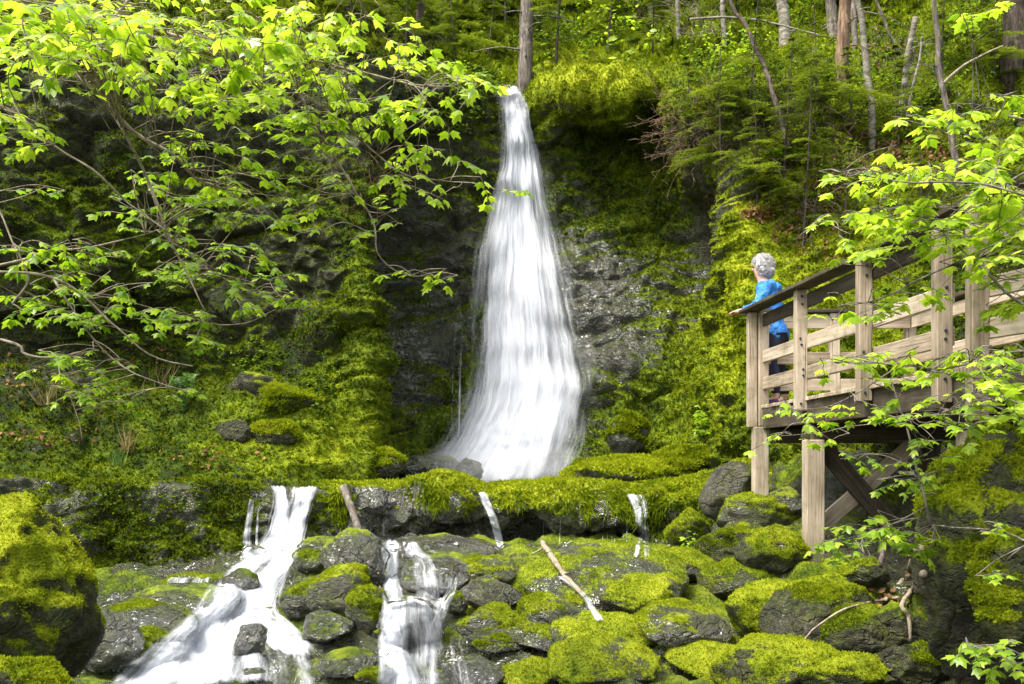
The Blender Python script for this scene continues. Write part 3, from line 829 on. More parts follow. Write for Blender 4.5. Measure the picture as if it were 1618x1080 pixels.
def rock(name, label, cx, cyy, wd, ht, Y=None, deep=0.8, seed=0, facets=9, rough=0.10, moss=0.45, tone=0.50, wet=0.5, sub_=5, mat='rock', tufts=None, roll=0.0, yaw=0.0, cat='boulder', group=None, tsize=0.0135, mossdir=(0, 0, 1), k=0.75, pitch=0.0, flat=1.0):
    rng = np.random.default_rng(seed + 100)
    if Y is None:
        h, _ = hit(cx, cyy + ht * 0.42, BEDB)
        if h is None: h, _ = hit(cx, cyy + ht * 0.42, BASE)
        Y = h[1]
    C = P(cx, cyy, Y)
    rx, rz = 0.56 * wd * Y / F, 0.56 * ht * Y / F
    ry = deep * max(rx, rz * 0.8)
    rz *= flat
    D, T = ICO[sub_]
    r = 1 + 0.24 * fbm(D, 0.9, 3, seed * 7 + 1)
    for j in range(facets):
        n = unit(rng.normal(size=3) * np.array([1, 1, 0.9]))
        h = rng.uniform(0.62, 0.98)
        dn = D @ n
        lim = np.where(dn > 0.05, h / np.maximum(dn, 0.05), 9)
        r = np.minimum(r, lim * 0.93 + 0.07 * r)
    q = D * r[:, None]
    q = q * np.array([rx, ry, rz])
    ca_, sa_ = math.cos(yaw), math.sin(yaw)
    q = q @ np.array([[ca_, -sa_, 0], [sa_, ca_, 0], [0, 0, 1]]).T
    cr_, sr_ = math.cos(roll), math.sin(roll)
    q = q @ np.array([[cr_, 0, sr_], [0, 1, 0], [-sr_, 0, cr_]]).T
    cp_, sp_ = math.cos(pitch), math.sin(pitch)
    q = q @ np.array([[1, 0, 0], [0, cp_, -sp_], [0, sp_, cp_]]).T
    m = min(rx, rz)
    nrm = unit(D / np.array([rx, ry, rz]))
    scl = 0.35 / m
    q = q + nrm * (m * rough * (1.2 * fbm(q + seed, 2.2 * scl, 5, seed) + 0.5 * fbm(q + seed, 9 * scl, 3, seed + 3, ridged=True)))[:, None]
    lay = q @ unit(np.array([0.15, 0.2, 1.0])) / max(m, 0.05)
    q = q + nrm * (m * rough * 0.45 * (np.abs(np.sin(lay * 5.5 + 2.0 * fbm(q + seed, 1.5 * scl, 3, seed + 9))) ** 0.6 - 0.6))[:, None]
    d1w, d2w, idw = worley(q + seed, 1.6 * scl * 2.0, seed + 11)
    q = q + nrm * (m * rough * 0.8 * (idw - 0.5) * sstep(0, 0.2, d2w - d1w))[:, None]
    # normals after shaping
    fn = np.cross(q[T[:, 1]] - q[T[:, 0]], q[T[:, 2]] - q[T[:, 0]])
    vn = np.zeros_like(q)
    for c_ in range(3): np.add.at(vn, T[:, c_], fn)
    vn = unit(vn)
    W = q + C
    mo = moss - 0.04 + k * (vn @ unit(np.array(mossdir, float)) - 0.30) + 0.85 * fbm(W, 2.3, 5, seed + 60)
    # cushions where the moss is thick
    cu = sstep(0.45, 0.7, mo)
    d1, _, _ = worley(W, 7.5, seed + 5)
    q = q + vn * (cu * (0.010 + 0.024 * (0.6 - d1)))[:, None]
    tn = tone + 0.05 + 0.13 * vn[:, 2]  # moss colour lighter on tops, darker on sides: slight painted top light
    A = dict(moss=np.clip(mo, 0, 1.1), tone=tn, wet=np.full(len(q), float(wet)))
    o = link(name, make_mesh(name, q, None, T, M[mat], A), loc=C)
    tag(o, label, cat, group)
    ROCKS.append((o, q + C, T))
    area = rx * rz * 4
    nt_ = tufts if tufts is not None else int(min(14000, 700 + area * 15000))
    if moss > 0.2 and nt_:
        mbk = moss_mesh(q, T, A, nt_, tsize, 0.35)
        if mbk:
            mo_ = mbk.build('moss', M['tuft'], o, smooth=False)
    return o

# big stones framing the view
rock('boulder', 'large moss capped boulder with a dark overhanging face at the lower left corner', 2, 992, 232, 372, 5.6, 0.9, 3, 9, 0.15, 0.56, 0.72, 0.1, 6, tufts=16000, tsize=0.013, k=0.7)
rock('boulder', 'small yellow mossy stone at the foot of the dark overhanging boulder in the corner', 25, 1082, 130, 75, 4.9, 0.8, 8, 4, 0.10, 0.75, 0.66, 0.1, 5, tufts=5000, tsize=0.014)
rock('boulder', 'huge dark mossy rock with an orange brown tint under the maple sapling beside the boardwalk', 1600, 905, 285, 400, 6.3, 0.8, 12, 8, 0.15, 0.30, 0.46, 0.15, 6, tufts=12000, tsize=0.018, k=0.85, mossdir=(-0.35, -0.1, 1))
rock('boulder', 'dark rock with an ochre moss crust leaning on the huge mossy rock', 1600, 930, 110, 150, 5.6, 0.6, 15, 6, 0.10, 0.42, 0.48, 0.1, 5, tufts=4000, tsize=0.016)
rock('boulder', 'upright grey brown boulder with a moss cap beside the corner leg of the boardwalk', 1155, 778, 100, 96, 12.0, 0.9, 21, 11, 0.05, 0.16, 0.52, 0.05, 5, 'boulder', k=0.75, mossdir=(0.8, -0.25, 0.7), roll=0.25)

RL = [
 # px, py, w, h, moss, tone, wet, deep, label
 (562, 888, 92, 96, .10, .50, .7, .9, 'dark round rock with a bare grey face above the moss mat between two cascades'),
 (540, 935, 110, 90, .62, .60, .4, .8, 'yellow green moss mat below the dark round grey faced rock'),
 (585, 965, 66, 74, .66, .50, .4, .8, 'plump green moss cushion stone beside the narrow middle cascade'),
 (488, 886, 56, 44, .60, .44, .5, .8, 'small green moss dome stone touching the white left cascade'),
 (505, 862, 80, 32, .30, .42, .8, .8, 'flat wet grey stone under the log below the ledge'),
 (476, 948, 60, 56, .58, .46, .6, .8, 'moss covered stone on the bank of the left cascade'),
 (520, 990, 90, 60, .22, .44, .9, .8, 'wet grey brown stone spotted with moss beside the left cascade'),
 (378, 922, 52, 44, .30, .44, .9, .7, 'dark wet stone splitting the white left cascade'),
 (392, 1015, 46, 80, .26, .38, 1., .7, 'tall wet stone in the middle of the lower left cascade'),
 (398, 1066, 48, 34, .30, .40, 1., .7, 'low wet mossy stone in the white water at the bottom of the left cascade'),
 (305, 925, 88, 38, .38, .44, .8, .8, 'low slab with thin water running over it left of the cascade'),
 (268, 955, 180, 62, .20, .44, .9, .8, 'long wet dark slab under the mossy ledge'),
 (215, 990, 160, 84, .40, .46, .9, .8, 'broad greyish green slab left of the lower cascade'),
 (232, 1018, 100, 70, .58, .52, .7, .8, 'bright moss patch stone at the edge of the lower cascade'),
 (160, 1015, 120, 100, .40, .40, .8, .8, 'grey green stone behind the corner boulder'),
 (770, 905, 98, 66, .62, .56, .4, .8, 'square cut block with a thick moss top in mid stream'),
 (768, 938, 92, 60, .14, .46, .6, .8, 'dark bare face stone beneath the square moss topped block'),
 (768, 985, 92, 62, .66, .62, .4, .8, 'bright yellow moss stone below the dark bare face'),
 (790, 1008, 84, 52, .62, .52, .5, .8, 'green mossy stone under the bright yellow moss stone'),
 (722, 958, 34, 44, .60, .48, .6, .8, 'small mossy knob left of the square block'),
 (842, 935, 56, 52, .62, .52, .6, .8, 'small mossy stone under the tip of the fallen branch'),
 (868, 972, 108, 76, .64, .60, .4, .8, 'wedge shaped stone under a thick yellow green moss cushion'),
 (845, 1000, 110, 50, .34, .44, .8, .8, 'flat greyish stone below the wedge shaped mossy stone'),
 (962, 905, 235, 78, .44, .50, .8, .9, 'wide flat slab with thin moss below the dripping ledge'),
 (1012, 938, 130, 62, .60, .60, .5, .8, 'moss fringed lower edge of the wide flat slab'),
 (1068, 893, 98, 58, .68, .56, .4, .8, 'round green moss dome at the foot of the right trickle'),
 (955, 1003, 150, 64, .62, .58, .4, .8, 'mossy stone with a dark seam below the small spout'),
 (950, 1050, 180, 66, .66, .64, .4, .8, 'long bright yellow moss stone at the bottom of the stream'),
 (1078, 992, 150, 66, .56, .58, .6, .8, 'flat oval stone with lime green moss beside the wet grey channel'),
 (845, 1066, 96, 44, .60, .60, .4, .8, 'yellow mossy stone low in the stream beside the white foam'),
 (905, 955, 60, 30, .40, .48, .9, .8, 'small wet ledge stone under the small spout'),
 (745, 1062, 100, 50, .26, .42, 1., .8, 'wet dark stone under trickling water in mid stream'),
 (545, 1045, 90, 50, .30, .44, .9, .8, 'wet grey stone between the two lower cascades'),
 (590, 1068, 46, 34, .62, .56, .5, .8, 'tiny moss tuft stone at the bottom between the cascades'),
 (655, 985, 100, 90, .04, .40, 1., .8, 'streaming wet grey rock face in the middle cascade'),
 (690, 905, 120, 66, .06, .42, 1., .8, 'glittering wet rock below the round moss lip of the ledge'),
 (700, 868, 130, 42, .16, .44, .9, .8, 'rounded wet rock with green film at the foot of the ledge'),
 (1122, 1022, 84, 60, .52, .58, .5, .8, 'dark round stone ringed with yellow moss'),
 (1125, 1045, 130, 70, .66, .62, .3, .8, 'swollen yellow green moss mound at the bottom right of the stream'),
 (1225, 1050, 190, 90, .64, .62, .2, .8, 'large yellow moss mound below the rock face under the boardwalk'),
 (1215, 965, 130, 96, .60, .60, .2, .8, 'lime moss slope stone below the boardwalk leg'),
 (1302, 934, 100, 58, .62, .60, .1, .9, 'round golden moss dome in front of the boardwalk leg'),
 (1300, 985, 180, 120, .24, .46, .1, .8, 'layered dark rock face below the golden moss dome'),
 (1365, 905, 76, 46, .56, .54, .1, .8, 'mossy stone beside the roots under the boardwalk'),
 (1370, 1010, 120, 110, .36, .42, .1, .8, 'dark crumbly rock below the bare roots'),
 (1430, 1000, 90, 90, .16, .40, .1, .8, 'black angular rock beneath the hanging roots'),
 (1440, 1052, 100, 70, .28, .42, .1, .8, 'dark angular stone at the bottom beside the huge mossy rock'),
 (1340, 1062, 130, 60, .50, .52, .1, .8, 'low mossy mound with dead leaves at the bottom of the bank'),
 (1205, 812, 130, 70, .50, .54, .4, .9, 'mossy slab leaning behind the upright grey brown boulder'),
 (1245, 800, 74, 56, .10, .44, .6, .9, 'wet dark stone glinting beside the boardwalk leg'),
 (1175, 862, 130, 96, .34, .50, .2, .8, 'dark boulder draped with moss under the upright grey brown boulder'),
 (1222, 874, 90, 74, .42, .52, .2, .8, 'brownish mossy boulder touching the foot of the front leg'),
 (1160, 918, 120, 66, .56, .48, .2, .8, 'dark green mossy boulder above the grey water channel'),
 (1090, 838, 70, 60, .54, .50, .5, .8, 'mossy shoulder stone at the right end of the ledge'),
]
for i, (x_, y_, w_, h_, mo_, to_, we_, de_, lab) in enumerate(RL):
    rock('stone' if max(w_, h_) < 100 else 'boulder', lab, x_, y_, w_, h_, None, de_, 30 + i, 9 + i % 5, 0.13, mo_ - (.10 if x_ < 1120 else 0),  to_, we_, 5 if w_ * h_ > 3000 else 4, cat='stone' if max(w_, h_) < 100 else 'boulder', pitch=0.0 if x_ > 1150 else R(20), flat=0.9 if x_ > 1150 or h_ > 0.8 * w_ else 0.62, k=0.5)

# stones round the plunge pool and in the bank, set on the wall surface
for i, (x_, y_, w_, h_, Y_, mo_, to_, we_, lab) in enumerate([
 (985, 690, 66, 56, 17.4, .55, .44, .7, 'round green mossy stone beside the foot of the waterfall'),
 (700, 742, 60, 34, 17.4, .10, .35, 1., 'wet black stone at the foot of the waterfall spray'),
 (655, 740, 80, 40, 16.9, .15, .40, .9, 'low dark stone on the shaded side of the plunge pool'),
 (600, 735, 70, 44, 15.6, .66, .58, .3, 'mossy nose of the bank at the water of the plunge pool'),
 (1000, 750, 200, 44, 15.6, .66, .60, .3, 'low bright moss bank beside the plunge pool'),
 (1085, 735, 120, 46, 15.2, .60, .52, .3, 'mossy shelf stone between the plunge pool and the boardwalk'),
 (925, 745, 60, 30, 16.4, .40, .46, .9, 'small wet stone at the right foot of the waterfall'),
 (740, 745, 44, 34, 17.0, .05, .40, 1., 'rounded stone veiled by the foot of the waterfall'),
 (402, 612, 76, 56, 15.75, .16, .42, .1, 'bare grey rock showing in the mossy bank'),
 (372, 690, 56, 50, 15.35, .18, .42, .1, 'dark broken rock low in the mossy bank'),
 (452, 640, 110, 60, 15.6, .50, .52, .1, 'mossy hump on the bank beside the bare grey rock'),
 (440, 690, 90, 40, 15.2, .55, .56, .1, 'overhanging mossy lump above a small dark hollow'),
]):
    if i >= 8: Y_ = hit(x_, y_, WALLB)[0][1] + 0.16
    rock('stone' if w_ < 100 else 'boulder', lab, x_, y_, w_, h_, Y_, .8, 110 + i, 10, 0.16, mo_ + (.25 if i >= 10 else 0), to_, we_, 5, k=0.75 if i < 10 else 0.35, cat='stone' if w_ < 100 else 'boulder', tsize=0.034)

# ------------------------------------------------------------------ water
ALLB = None
def all_bvh(skip=()):
    return bvh_of([thin(wall, 2), thin(bed, 1), thin(ledge, 1)] + [(v, np.hstack([t, t[:, 2:3]])) for o, v, t in ROCKS if o['label'] not in skip])
poke = ('dark wet stone splitting the white left cascade', 'tall wet stone in the middle of the lower left cascade', 'low wet mossy stone in the white water at the bottom of the left cascade')
WATB = all_bvh(poke)

def smooth1(a, k, axis):
    for _ in range(k):
        p = np.concatenate([np.take(a, [0], axis), a, np.take(a, [-1], axis)], axis)
        n = a.shape[axis]
        a = (np.take(p, range(0, n), axis) + 2 * np.take(p, range(1, n + 1), axis) + np.take(p, range(2, n + 2), axis)) / 4
    return a

def sheet(name, rows, mat, nu=60, nv=160, off=0.05, smooth=10, edge=0.25, dens=0.75, amp=0.03, seed=0, jag=6.0, fade=0.05, ragw=0.5, dens_rows=None, tree=None, depth=None):
    """water draped over the rock: rows of (py, px at one edge, px at the other) traced down the flow"""
    rows = np.array(rows, float)
    c = curve(np.stack([rows[:, 0], rows[:, 1], rows[:, 2]], 1), nv)
    u = np.linspace(0, 1, nu)
    PXg = c[:, 1:2] * (1 - u) + c[:, 2:3] * u
    PYg = np.repeat(c[:, 0:1], nu, 1)
    ja = np.cumsum(np.ones(nv)) * 0.045
    jn = lambda sd: fbm(np.stack([ja * 1.6, ja * 0 + sd, ja * 0], 1), 1.0, 4, 700 + seed)
    wpx = (c[:, 2] - c[:, 1])
    PXg = PXg + (jag * np.minimum(1, wpx / 60.0) * jn(1.3))[:, None] * (1 - u) + (jag * np.minimum(1, wpx / 60.0) * jn(7.7))[:, None] * u
    wj = np.sin(np.linspace(0, 9, nv) + seed)[:, None] * 0.0
    Yg = np.full(PXg.shape, np.nan)
    for i in range(nv):
        for j in range(0, nu, 2):
            if depth is not None:
                Yg[i, j] = depth(PYg[i, j])
                continue
            h, _ = hit(PXg[i, j] + wj[i, 0], PYg[i, j], tree or WATB)
            if h is not None: Yg[i, j] = h[1]
    for i in range(nv):
        ok = ~np.isnan(Yg[i])
        Yg[i] = np.interp(np.arange(nu), np.nonzero(ok)[0], Yg[i][ok]) if ok.any() else (Yg[i - 1] if i else 14)
    raw = Yg.copy()
    Yg = smooth1(smooth1(Yg, smooth, 0), smooth, 1)
    dfc = np.clip(Yg - raw, 0, None)
    Yg = Yg - 1.3 * smooth1(smooth1(dfc, max(3, smooth // 2), 0), max(3, smooth // 2), 1) - off
    G = np.stack([(PXg - CX) / F * Yg, Yg, (HY - PYg) / F * Yg], -1)
    seg = np.linalg.norm(np.diff(G[:, nu // 2], axis=0), axis=1)
    along = np.concatenate([[0], np.cumsum(seg)])
    wid = np.linalg.norm(G[:, -1] - G[:, 0], axis=1)
    acr = (u[None, :] - 0.5) * wid.mean() + 0 * PXg
    fl = np.stack([acr, np.repeat(along[:, None], nu, 1), np.zeros_like(acr)], -1)
    n = orient(G)
    st = fbm((fl * np.array([9, 0.5, 1])).reshape(-1, 3), 1.0, 4, 300 + seed).reshape(acr.shape)
    G = G + n * (st * amp)[..., None]
    e = np.minimum(u, 1 - u)[None, :] * 2 / edge
    ed = np.clip(e, 0, 1)
    ed = ed * ed * (3 - 2 * ed)
    rag = fbm((fl * np.array([5, 0.7, 1])).reshape(-1, 3), 1.0, 3, 500 + seed).reshape(acr.shape)
    ends = sstep(0, fade, np.linspace(0, 1, nv))[:, None] * sstep(1.0, 0.93, np.linspace(0, 1, nv))[:, None]
    dr = np.ones(nv) if dens_rows is None else np.interp(np.linspace(0, 1, nv), np.linspace(0, 1, len(dens_rows)), dens_rows)
    de = np.clip((dens * dr[:, None] + ragw * rag) * ed * ends, 0, 1)
    me = make_mesh(name, G.reshape(-1, 3), grid_quads(nv, nu), None, mat, dict(flow=fl.reshape(-1, 3), dens=de.ravel()))
    o = link(name, me)
    return tag(o, kind='structure')

FALL = [(y, l - 0.11 * (r - l) - 2, r + 0.14 * (r - l) + 2) for y, l, r in [(128, 779, 820), (150, 783, 830), (180, 786, 840), (215, 786, 848), (250, 782, 857), (300, 771, 868), (350, 757, 881), (400, 745, 896), (450, 736, 910),
        (500, 729, 922), (550, 724, 933), (600, 718, 942), (650, 702, 938), (700, 674, 928), (740, 648, 914), (770, 632, 908)]]
def widen(rows, a, b, y0=128):
    return [(y, l - a * min(1, (y - y0) / 250.0), r + b * min(1, (y - y0) / 250.0)) for y, l, r in rows]
dw = [1.0, 1.05, 1.0, 0.95, 0.92, 0.95, 1.0, 1.05]
sheet('waterfall', widen(FALL, 10, 12), M['fall'][0], 110, 260, 0.06, 36, 1.0, 0.86, 0.05, 1, ragw=0.55, dens_rows=dw, tree=WALLB)
sheet('waterfall', FALL, M['fall'][1], 110, 260, 0.18, 50, 0.90, 0.92, 0.07, 2, ragw=0.5, dens_rows=dw, tree=WALLB)
sheet('waterfall', widen(FALL, -14, -14), M['fall'][2], 90, 260, 0.30, 60, 1.0, 0.84, 0.08, 3, dens_rows=[0.9, 1, 1, 1.0, 0.95, 1.0, 1.1, 1.2], tree=WALLB)
# the fan of foam at the foot of the fall
sheet('waterfall', [(600, 735, 900), (650, 712, 912), (700, 676, 920), (735, 646, 915), (775, 622, 905)], M['fall'][2], 80, 90, 0.42, 14, 1.0, 0.85, 0.10, 6, fade=0.6, tree=WALLB)
for i, (a, b) in enumerate([(722, 730), (712, 717)]):
    sheet('cascade', [(470 + 30 * i, a + 8, b + 8), (560, a + 2, b + 2), (640, a, b), (700, a - 2, b - 2)], M['fall'][0], 8, 70, 0.10, 8, 1.0, 0.46, 0.01, 10 + i, tree=WALLB)

# lower cascades: several soft veils that part and join
for k_, (rows_, dn, nu_) in enumerate([
 ([(764, 420, 462), (780, 424, 460), (800, 424, 466), (840, 408, 468), (870, 384, 456), (892, 352, 430), (915, 325, 410), (945, 300, 396), (975, 275, 390), (1010, 235, 370), (1045, 190, 345), (1092, 110, 310)], 1.0, 60),
 ([(764, 445, 516), (780, 446, 510), (800, 440, 504), (840, 428, 496), (875, 410, 490), (905, 396, 474), (935, 378, 462), (962, 366, 460), (985, 372, 480), (1010, 392, 510), (1040, 420, 535)], 1.0, 60),
 ([(900, 360, 455), (930, 340, 445), (960, 318, 440), (1000, 280, 420), (1040, 250, 420), (1092, 200, 440)], 0.95, 60),
 ([(955, 300, 400), (985, 262, 370), (1015, 225, 345), (1050, 180, 330), (1092, 120, 330)], 0.8, 50),
 ([(975, 400, 470), (1005, 410, 495), (1035, 405, 510), (1065, 400, 520), (1092, 400, 530)], 0.62, 44),
]):
    sheet('cascade', rows_, M['cascade'], nu_, 150, 0.135 + 0.025 * k_, 16, 1.0, dn, 0.03, 20 + k_ * 11)
sheet('cascade', [(872, 392, 484), (905, 345, 470), (940, 305, 455), (980, 262, 458), (1030, 212, 492), (1092, 118, 535)], M['cascade'], 80, 150, 0.22, 24, 0.9, 0.66, 0.03, 181)
sheet('cascade', [(850, 594, 690), (900, 596, 735), (960, 594, 742), (1020, 592, 748), (1092, 580, 758)], M['cascade'], 70, 140, 0.12, 14, 0.9, 0.42, 0.03, 183)
for k_, (rows_, dn, nu_) in enumerate([
 ([(848, 594, 644), (880, 594, 640), (915, 596, 642), (950, 596, 646), (985, 590, 648), (1020, 586, 655), (1055, 580, 668), (1092, 570, 690)], 0.95, 40),
 ([(958, 600, 640), (990, 590, 650), (1030, 588, 665), (1092, 575, 700)], 0.85, 40),
 ([(890, 640, 668), (925, 640, 672), (960, 628, 662), (995, 615, 655)], 0.48, 24),
 ([(905, 700, 735), (940, 690, 728), (975, 668, 712), (1010, 655, 705), (1050, 650, 705), (1092, 640, 720)], 0.46, 30),
 ([(1000, 690, 745), (1040, 690, 750), (1092, 690, 760)], 0.42, 30),
]):
    sheet('cascade', rows_, M['cascade'], nu_, 110, 0.10 + 0.015 * k_, 10, 1.0, dn, 0.02, 83 + k_ * 7)
sheet('cascade', [(785, 392, 404), (815, 386, 402), (850, 380, 400), (885, 376, 408)], M['cascade'], 12, 60, 0.06, 4, 0.9, 0.75, 0.01, 22)
sheet('cascade', [(800, 405, 412), (840, 402, 410), (872, 402, 410)], M['cascade'], 8, 50, 0.06, 4, 0.9, 0.6, 0.01, 23)
sheet('cascade', [(786, 602, 612), (815, 602, 612), (850, 602, 612)], M['cascade'], 8, 50, 0.07, 4, 0.9, 0.65, 0.01, 25)
sheet('cascade', [(776, 752, 770), (790, 757, 777), (810, 766, 786), (840, 776, 794), (868, 785, 799)], M['cascade'], 20, 80, 0.10, 5, 0.7, 0.85, 0.02, 28)
sheet('cascade', [(778, 985, 1025), (800, 995, 1032), (830, 1000, 1032), (860, 1002, 1030), (882, 996, 1036)], M['cascade'], 40, 80, 0.08, 5, 0.6, 0.60, 0.02, 29)
sheet('cascade', [(908, 872, 890), (922, 890, 912), (940, 912, 932), (960, 925, 945), (984, 938, 962)], M['cascade'], 20, 70, 0.06, 6, 0.9, 0.62, 0.015, 30)
sheet('cascade', [(912, 255, 350), (916, 255, 350), (921, 255, 350)], M['cascade'], 40, 20, 0.03, 4, 0.4, 0.55, 0.01, 34)
drip_px = [852, 858, 866, 884, 898, 905, 908, 914, 921, 928, 934, 941, 947, 952, 960, 966, 971, 985, 990, 1040, 1047, 640, 633, 648, 585, 573, 812, 820, 835]
for i, x_ in enumerate(drip_px):
    t_ = 798 + 16 * RNG.random()
    w_ = 0.8 + 1.5 * RNG.random() ** 2
    dn_ = 0.38 + 0.34 * RNG.random()
    e_ = (866 if x_ > 700 else 850) - 14 * RNG.random()
    sheet('cascade', [(t_, x_ + 1.5, x_ + 1.5 + w_), (835, x_, x_ + w_), (e_, x_ - 1, x_ - 1 + w_)], M['cascade'], 5, 30, 0.10, 6, 1.0, dn_, 0.0, 140 + i, fade=0.4)

# plunge pool and the pool below the frame
def water_plane(name, x0, x1, y0, y1, z):
    nx, ny = 60, 60
    X, Yy = np.meshgrid(np.linspace(x0, x1, nx), np.linspace(y0, y1, ny), indexing='ij')
    V = np.stack([X, Yy, np.full_like(X, z)], -1).reshape(-1, 3)
    o = link(name, make_mesh(name, V, grid_quads(nx, ny), None, M['pool']))
    return tag(o, kind='structure')
# drifting spray at the foot of the fall
gm = NT('spray_mist')
pv = gm.n("ShaderNodeVolumePrincipled")
pv.inputs['Color'].default_value = (0.95, 0.96, 0.98, 1)
pv.inputs['Density'].default_value = 0.24
gm.l(pv.outputs[0], gm.out.inputs['Volume'])
for cx_, cy_, Y_, rx_, ry_, rz_ in ((775, 735, 17.1, 1.25, 0.55, 0.55), (720, 742, 16.9, 0.8, 0.5, 0.35), (850, 735, 17.1, 0.8, 0.5, 0.45)):
    Vm, Tm = ICO[4]
    om = link('mist', make_mesh('mist', Vm * np.array([rx_, ry_, rz_]) * (1 + 0.12 * fbm(Vm, 1.5, 3, 9))[:, None], None, Tm, gm.m), loc=P(cx_, cy_, Y_))
    tag(om, kind='stuff')
water_plane('pool_water', -3.6, 3.2, 14.85, 18.6, -0.262)
# ------------------------------------------------------------------ wooden viewing platform
WALK = empty('boardwalk', P(1300, 660, 10.0), 'weathered wooden viewing boardwalk on tall legs with a three board railing', 'boardwalk')
WLOC = np.array(WALK.location)

def board(name, p0, p1, wdt, thk, up=(0, 0, 1), mat='wood', parent=None, bev=0.006, taper=0.0):
    """a plank from p0 to p1: wdt along up, thk across"""
    p0, p1 = np.array(p0, float), np.array(p1, float)
    x = unit(p1 - p0)
    u = np.array(up, float)
    z = unit(u - x * (u @ x))
    y = np.cross(z, x)
    L = np.linalg.norm(p1 - p0)
    bm = bmesh.new()
    bmesh.ops.create_cube(bm, size=1.0)
    for v in bm.verts: v.co = Vector((v.co.x * L, v.co.y * thk, v.co.z * wdt))
    bmesh.ops.bevel(bm, geom=bm.edges[:], offset=bev, segments=1, affect='EDGES')
    me = bpy.data.meshes.new(name)
    bm.to_mesh(me); bm.free()
    me.materials.append(M[mat])
    o = bpy.data.objects.new(name, me)
    COL.objects.link(o)
    mw = Matrix(((x[0], y[0], z[0], 0), (x[1], y[1], z[1], 0), (x[2], y[2], z[2], 0), (0, 0, 0, 1)))
    c = (p0 + p1) / 2
    par = parent if parent is not None else WALK
    mw.translation = Vector(c - WLOC)
    o.parent = par
    o.matrix_local = mw
    return o

DZ = 0.69                                            # deck height
RT = 1.79                                            # rail height
N0, N1, N2, N3 = (2.80, 11.5), (2.915, 10.06), (3.015, 8.53), (3.115, 7.05)
FAR0, FAR1 = (4.62, 11.55), (4.95, 7.2)
NB = [(3.13, 6.70), (3.62, 5.3), (4.15, 3.9)]
def p3(xy, z, dx=0.0, dy=0.0): return (xy[0] + dx, xy[1] + dy, z)
PW = 0.112
# posts of the near railing
board('post', p3(N0, 0.44, -0.03, 0.0), p3(N0, RT - 0.03, -0.03, 0.0), PW * 0.9, PW, (1, 0, 0))
board('post', p3(N0, 0.45, 0.085, -0.06), p3(N0, RT - 0.04, 0.085, -0.06), PW, PW, (1, 0, 0))
for q in (N1, N2):
    board('post', p3(q, 0.55), p3(q, RT - 0.02), PW, PW, (1, 0, 0))
board('post', (3.10, 7.18, 0.45), (3.10, 7.18, RT - 0.02), PW, PW, (1, 0, 0))
board('post', (3.14, 6.72, 0.30), (3.14, 6.72, RT + 0.05), PW * 1.05, PW, (1, 0, 0))
board('post', p3(NB[1], 0.45), p3(NB[1], RT - 0.02), PW, PW, (1, 0, 0))
# rails run on the inner side of the posts
IN = 0.078
def rail(a, b, zc, wdt, mat='wood', inn=IN, thk=0.038, name='rail'):
    board(name, (a[0] + inn, a[1], zc), (b[0] + inn, b[1], zc), wdt, thk, (0, 0, 1), mat)
MID = (N0[0] + (N2[0] - N0[0]) * 0.94, N0[1] + (N2[1] - N0[1]) * 0.94)
for a, b in ((N0, N2), (N2, (3.10, 7.18))):
    rail((a[0], a[1] + (0.0 if a is N0 else -0.003)), b, 1.660, 0.14, 'wood_dark')  # shade below the handrail is carried by this board's dark colour
    rail((a[0], a[1] + (0.0 if a is N0 else -0.003)), b, 1.245, 0.14)
    rail((a[0], a[1] + (0.0 if a is N0 else -0.003)), b, 0.935, 0.14)
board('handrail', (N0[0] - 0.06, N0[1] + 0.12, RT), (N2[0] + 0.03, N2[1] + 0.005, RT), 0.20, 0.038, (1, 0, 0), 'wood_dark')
board('handrail', (N2[0] + 0.03, N2[1], RT), (3.155, 6.66, RT), 0.20, 0.038, (1, 0, 0), 'wood_dark')
for a, b in ((NB[0], NB[1]), (NB[1], NB[2])):
    rail(a, b, 1.60, 0.20); rail(a, b, 1.20, 0.14); rail(a, b, 0.92, 0.14)
    board('handrail', (a[0] + 0.04, a[1] - 0.04, RT), (b[0] + 0.04, b[1], RT), 0.20, 0.038, (1, 0, 0), 'wood_dark')
# end railing and far railing
def fr(a, b, zc, wdt, mat='wood'):
    board('rail', (a[0], a[1], zc), (b[0], b[1], zc), wdt, 0.038, (0, 0, 1), mat)
for zc in (1.66, 1.245, 0.935):
    fr((N0[0] + 0.03, N0[1] + 0.10), FAR0, zc, 0.14)
    fr((FAR0[0] + 0.02, FAR0[1] - 0.03), (FAR1[0] + 0.02, FAR1[1]), zc + 0.0, 0.14)
board('handrail', (N0[0] + 0.05, N0[1] + 0.12, RT + 0.002), (FAR0[0] + 0.05, FAR0[1] + 0.02, RT + 0.002), 0.18, 0.038, (0, 1, 0), 'wood_dark')
board('handrail', (FAR0[0] + 0.05, FAR0[1] - 0.08, RT), (FAR1[0] + 0.05, FAR1[1], RT), 0.18, 0.038, (1, 0, 0), 'wood_dark')
for q in ((3.75, 11.60), (4.66, 11.66), (4.78, 10.2), (4.90, 8.7)):
    board('post', p3(q, 0.45), p3(q, RT - 0.02), PW, PW, (1, 0, 0))
def bolt(x_, y_, z_, face=(-1, -0.05, 0)):
    Vb, Qb = [], []
    bm = bmesh.new()
    bmesh.ops.create_cone(bm, cap_ends=True, segments=8, radius1=0.013, radius2=0.011, depth=0.012)
    me = bpy.data.meshes.new('bolt'); bm.to_mesh(me); bm.free()
    me.materials.append(M['trousers'])
    o = bpy.data.objects.new('bolt', me); COL.objects.link(o); o.parent = WALK
    o.location = Vector((x_, y_, z_)) - Vector(WLOC)
    o.rotation_euler = Vector(face).to_track_quat('Z', 'Y').to_euler()
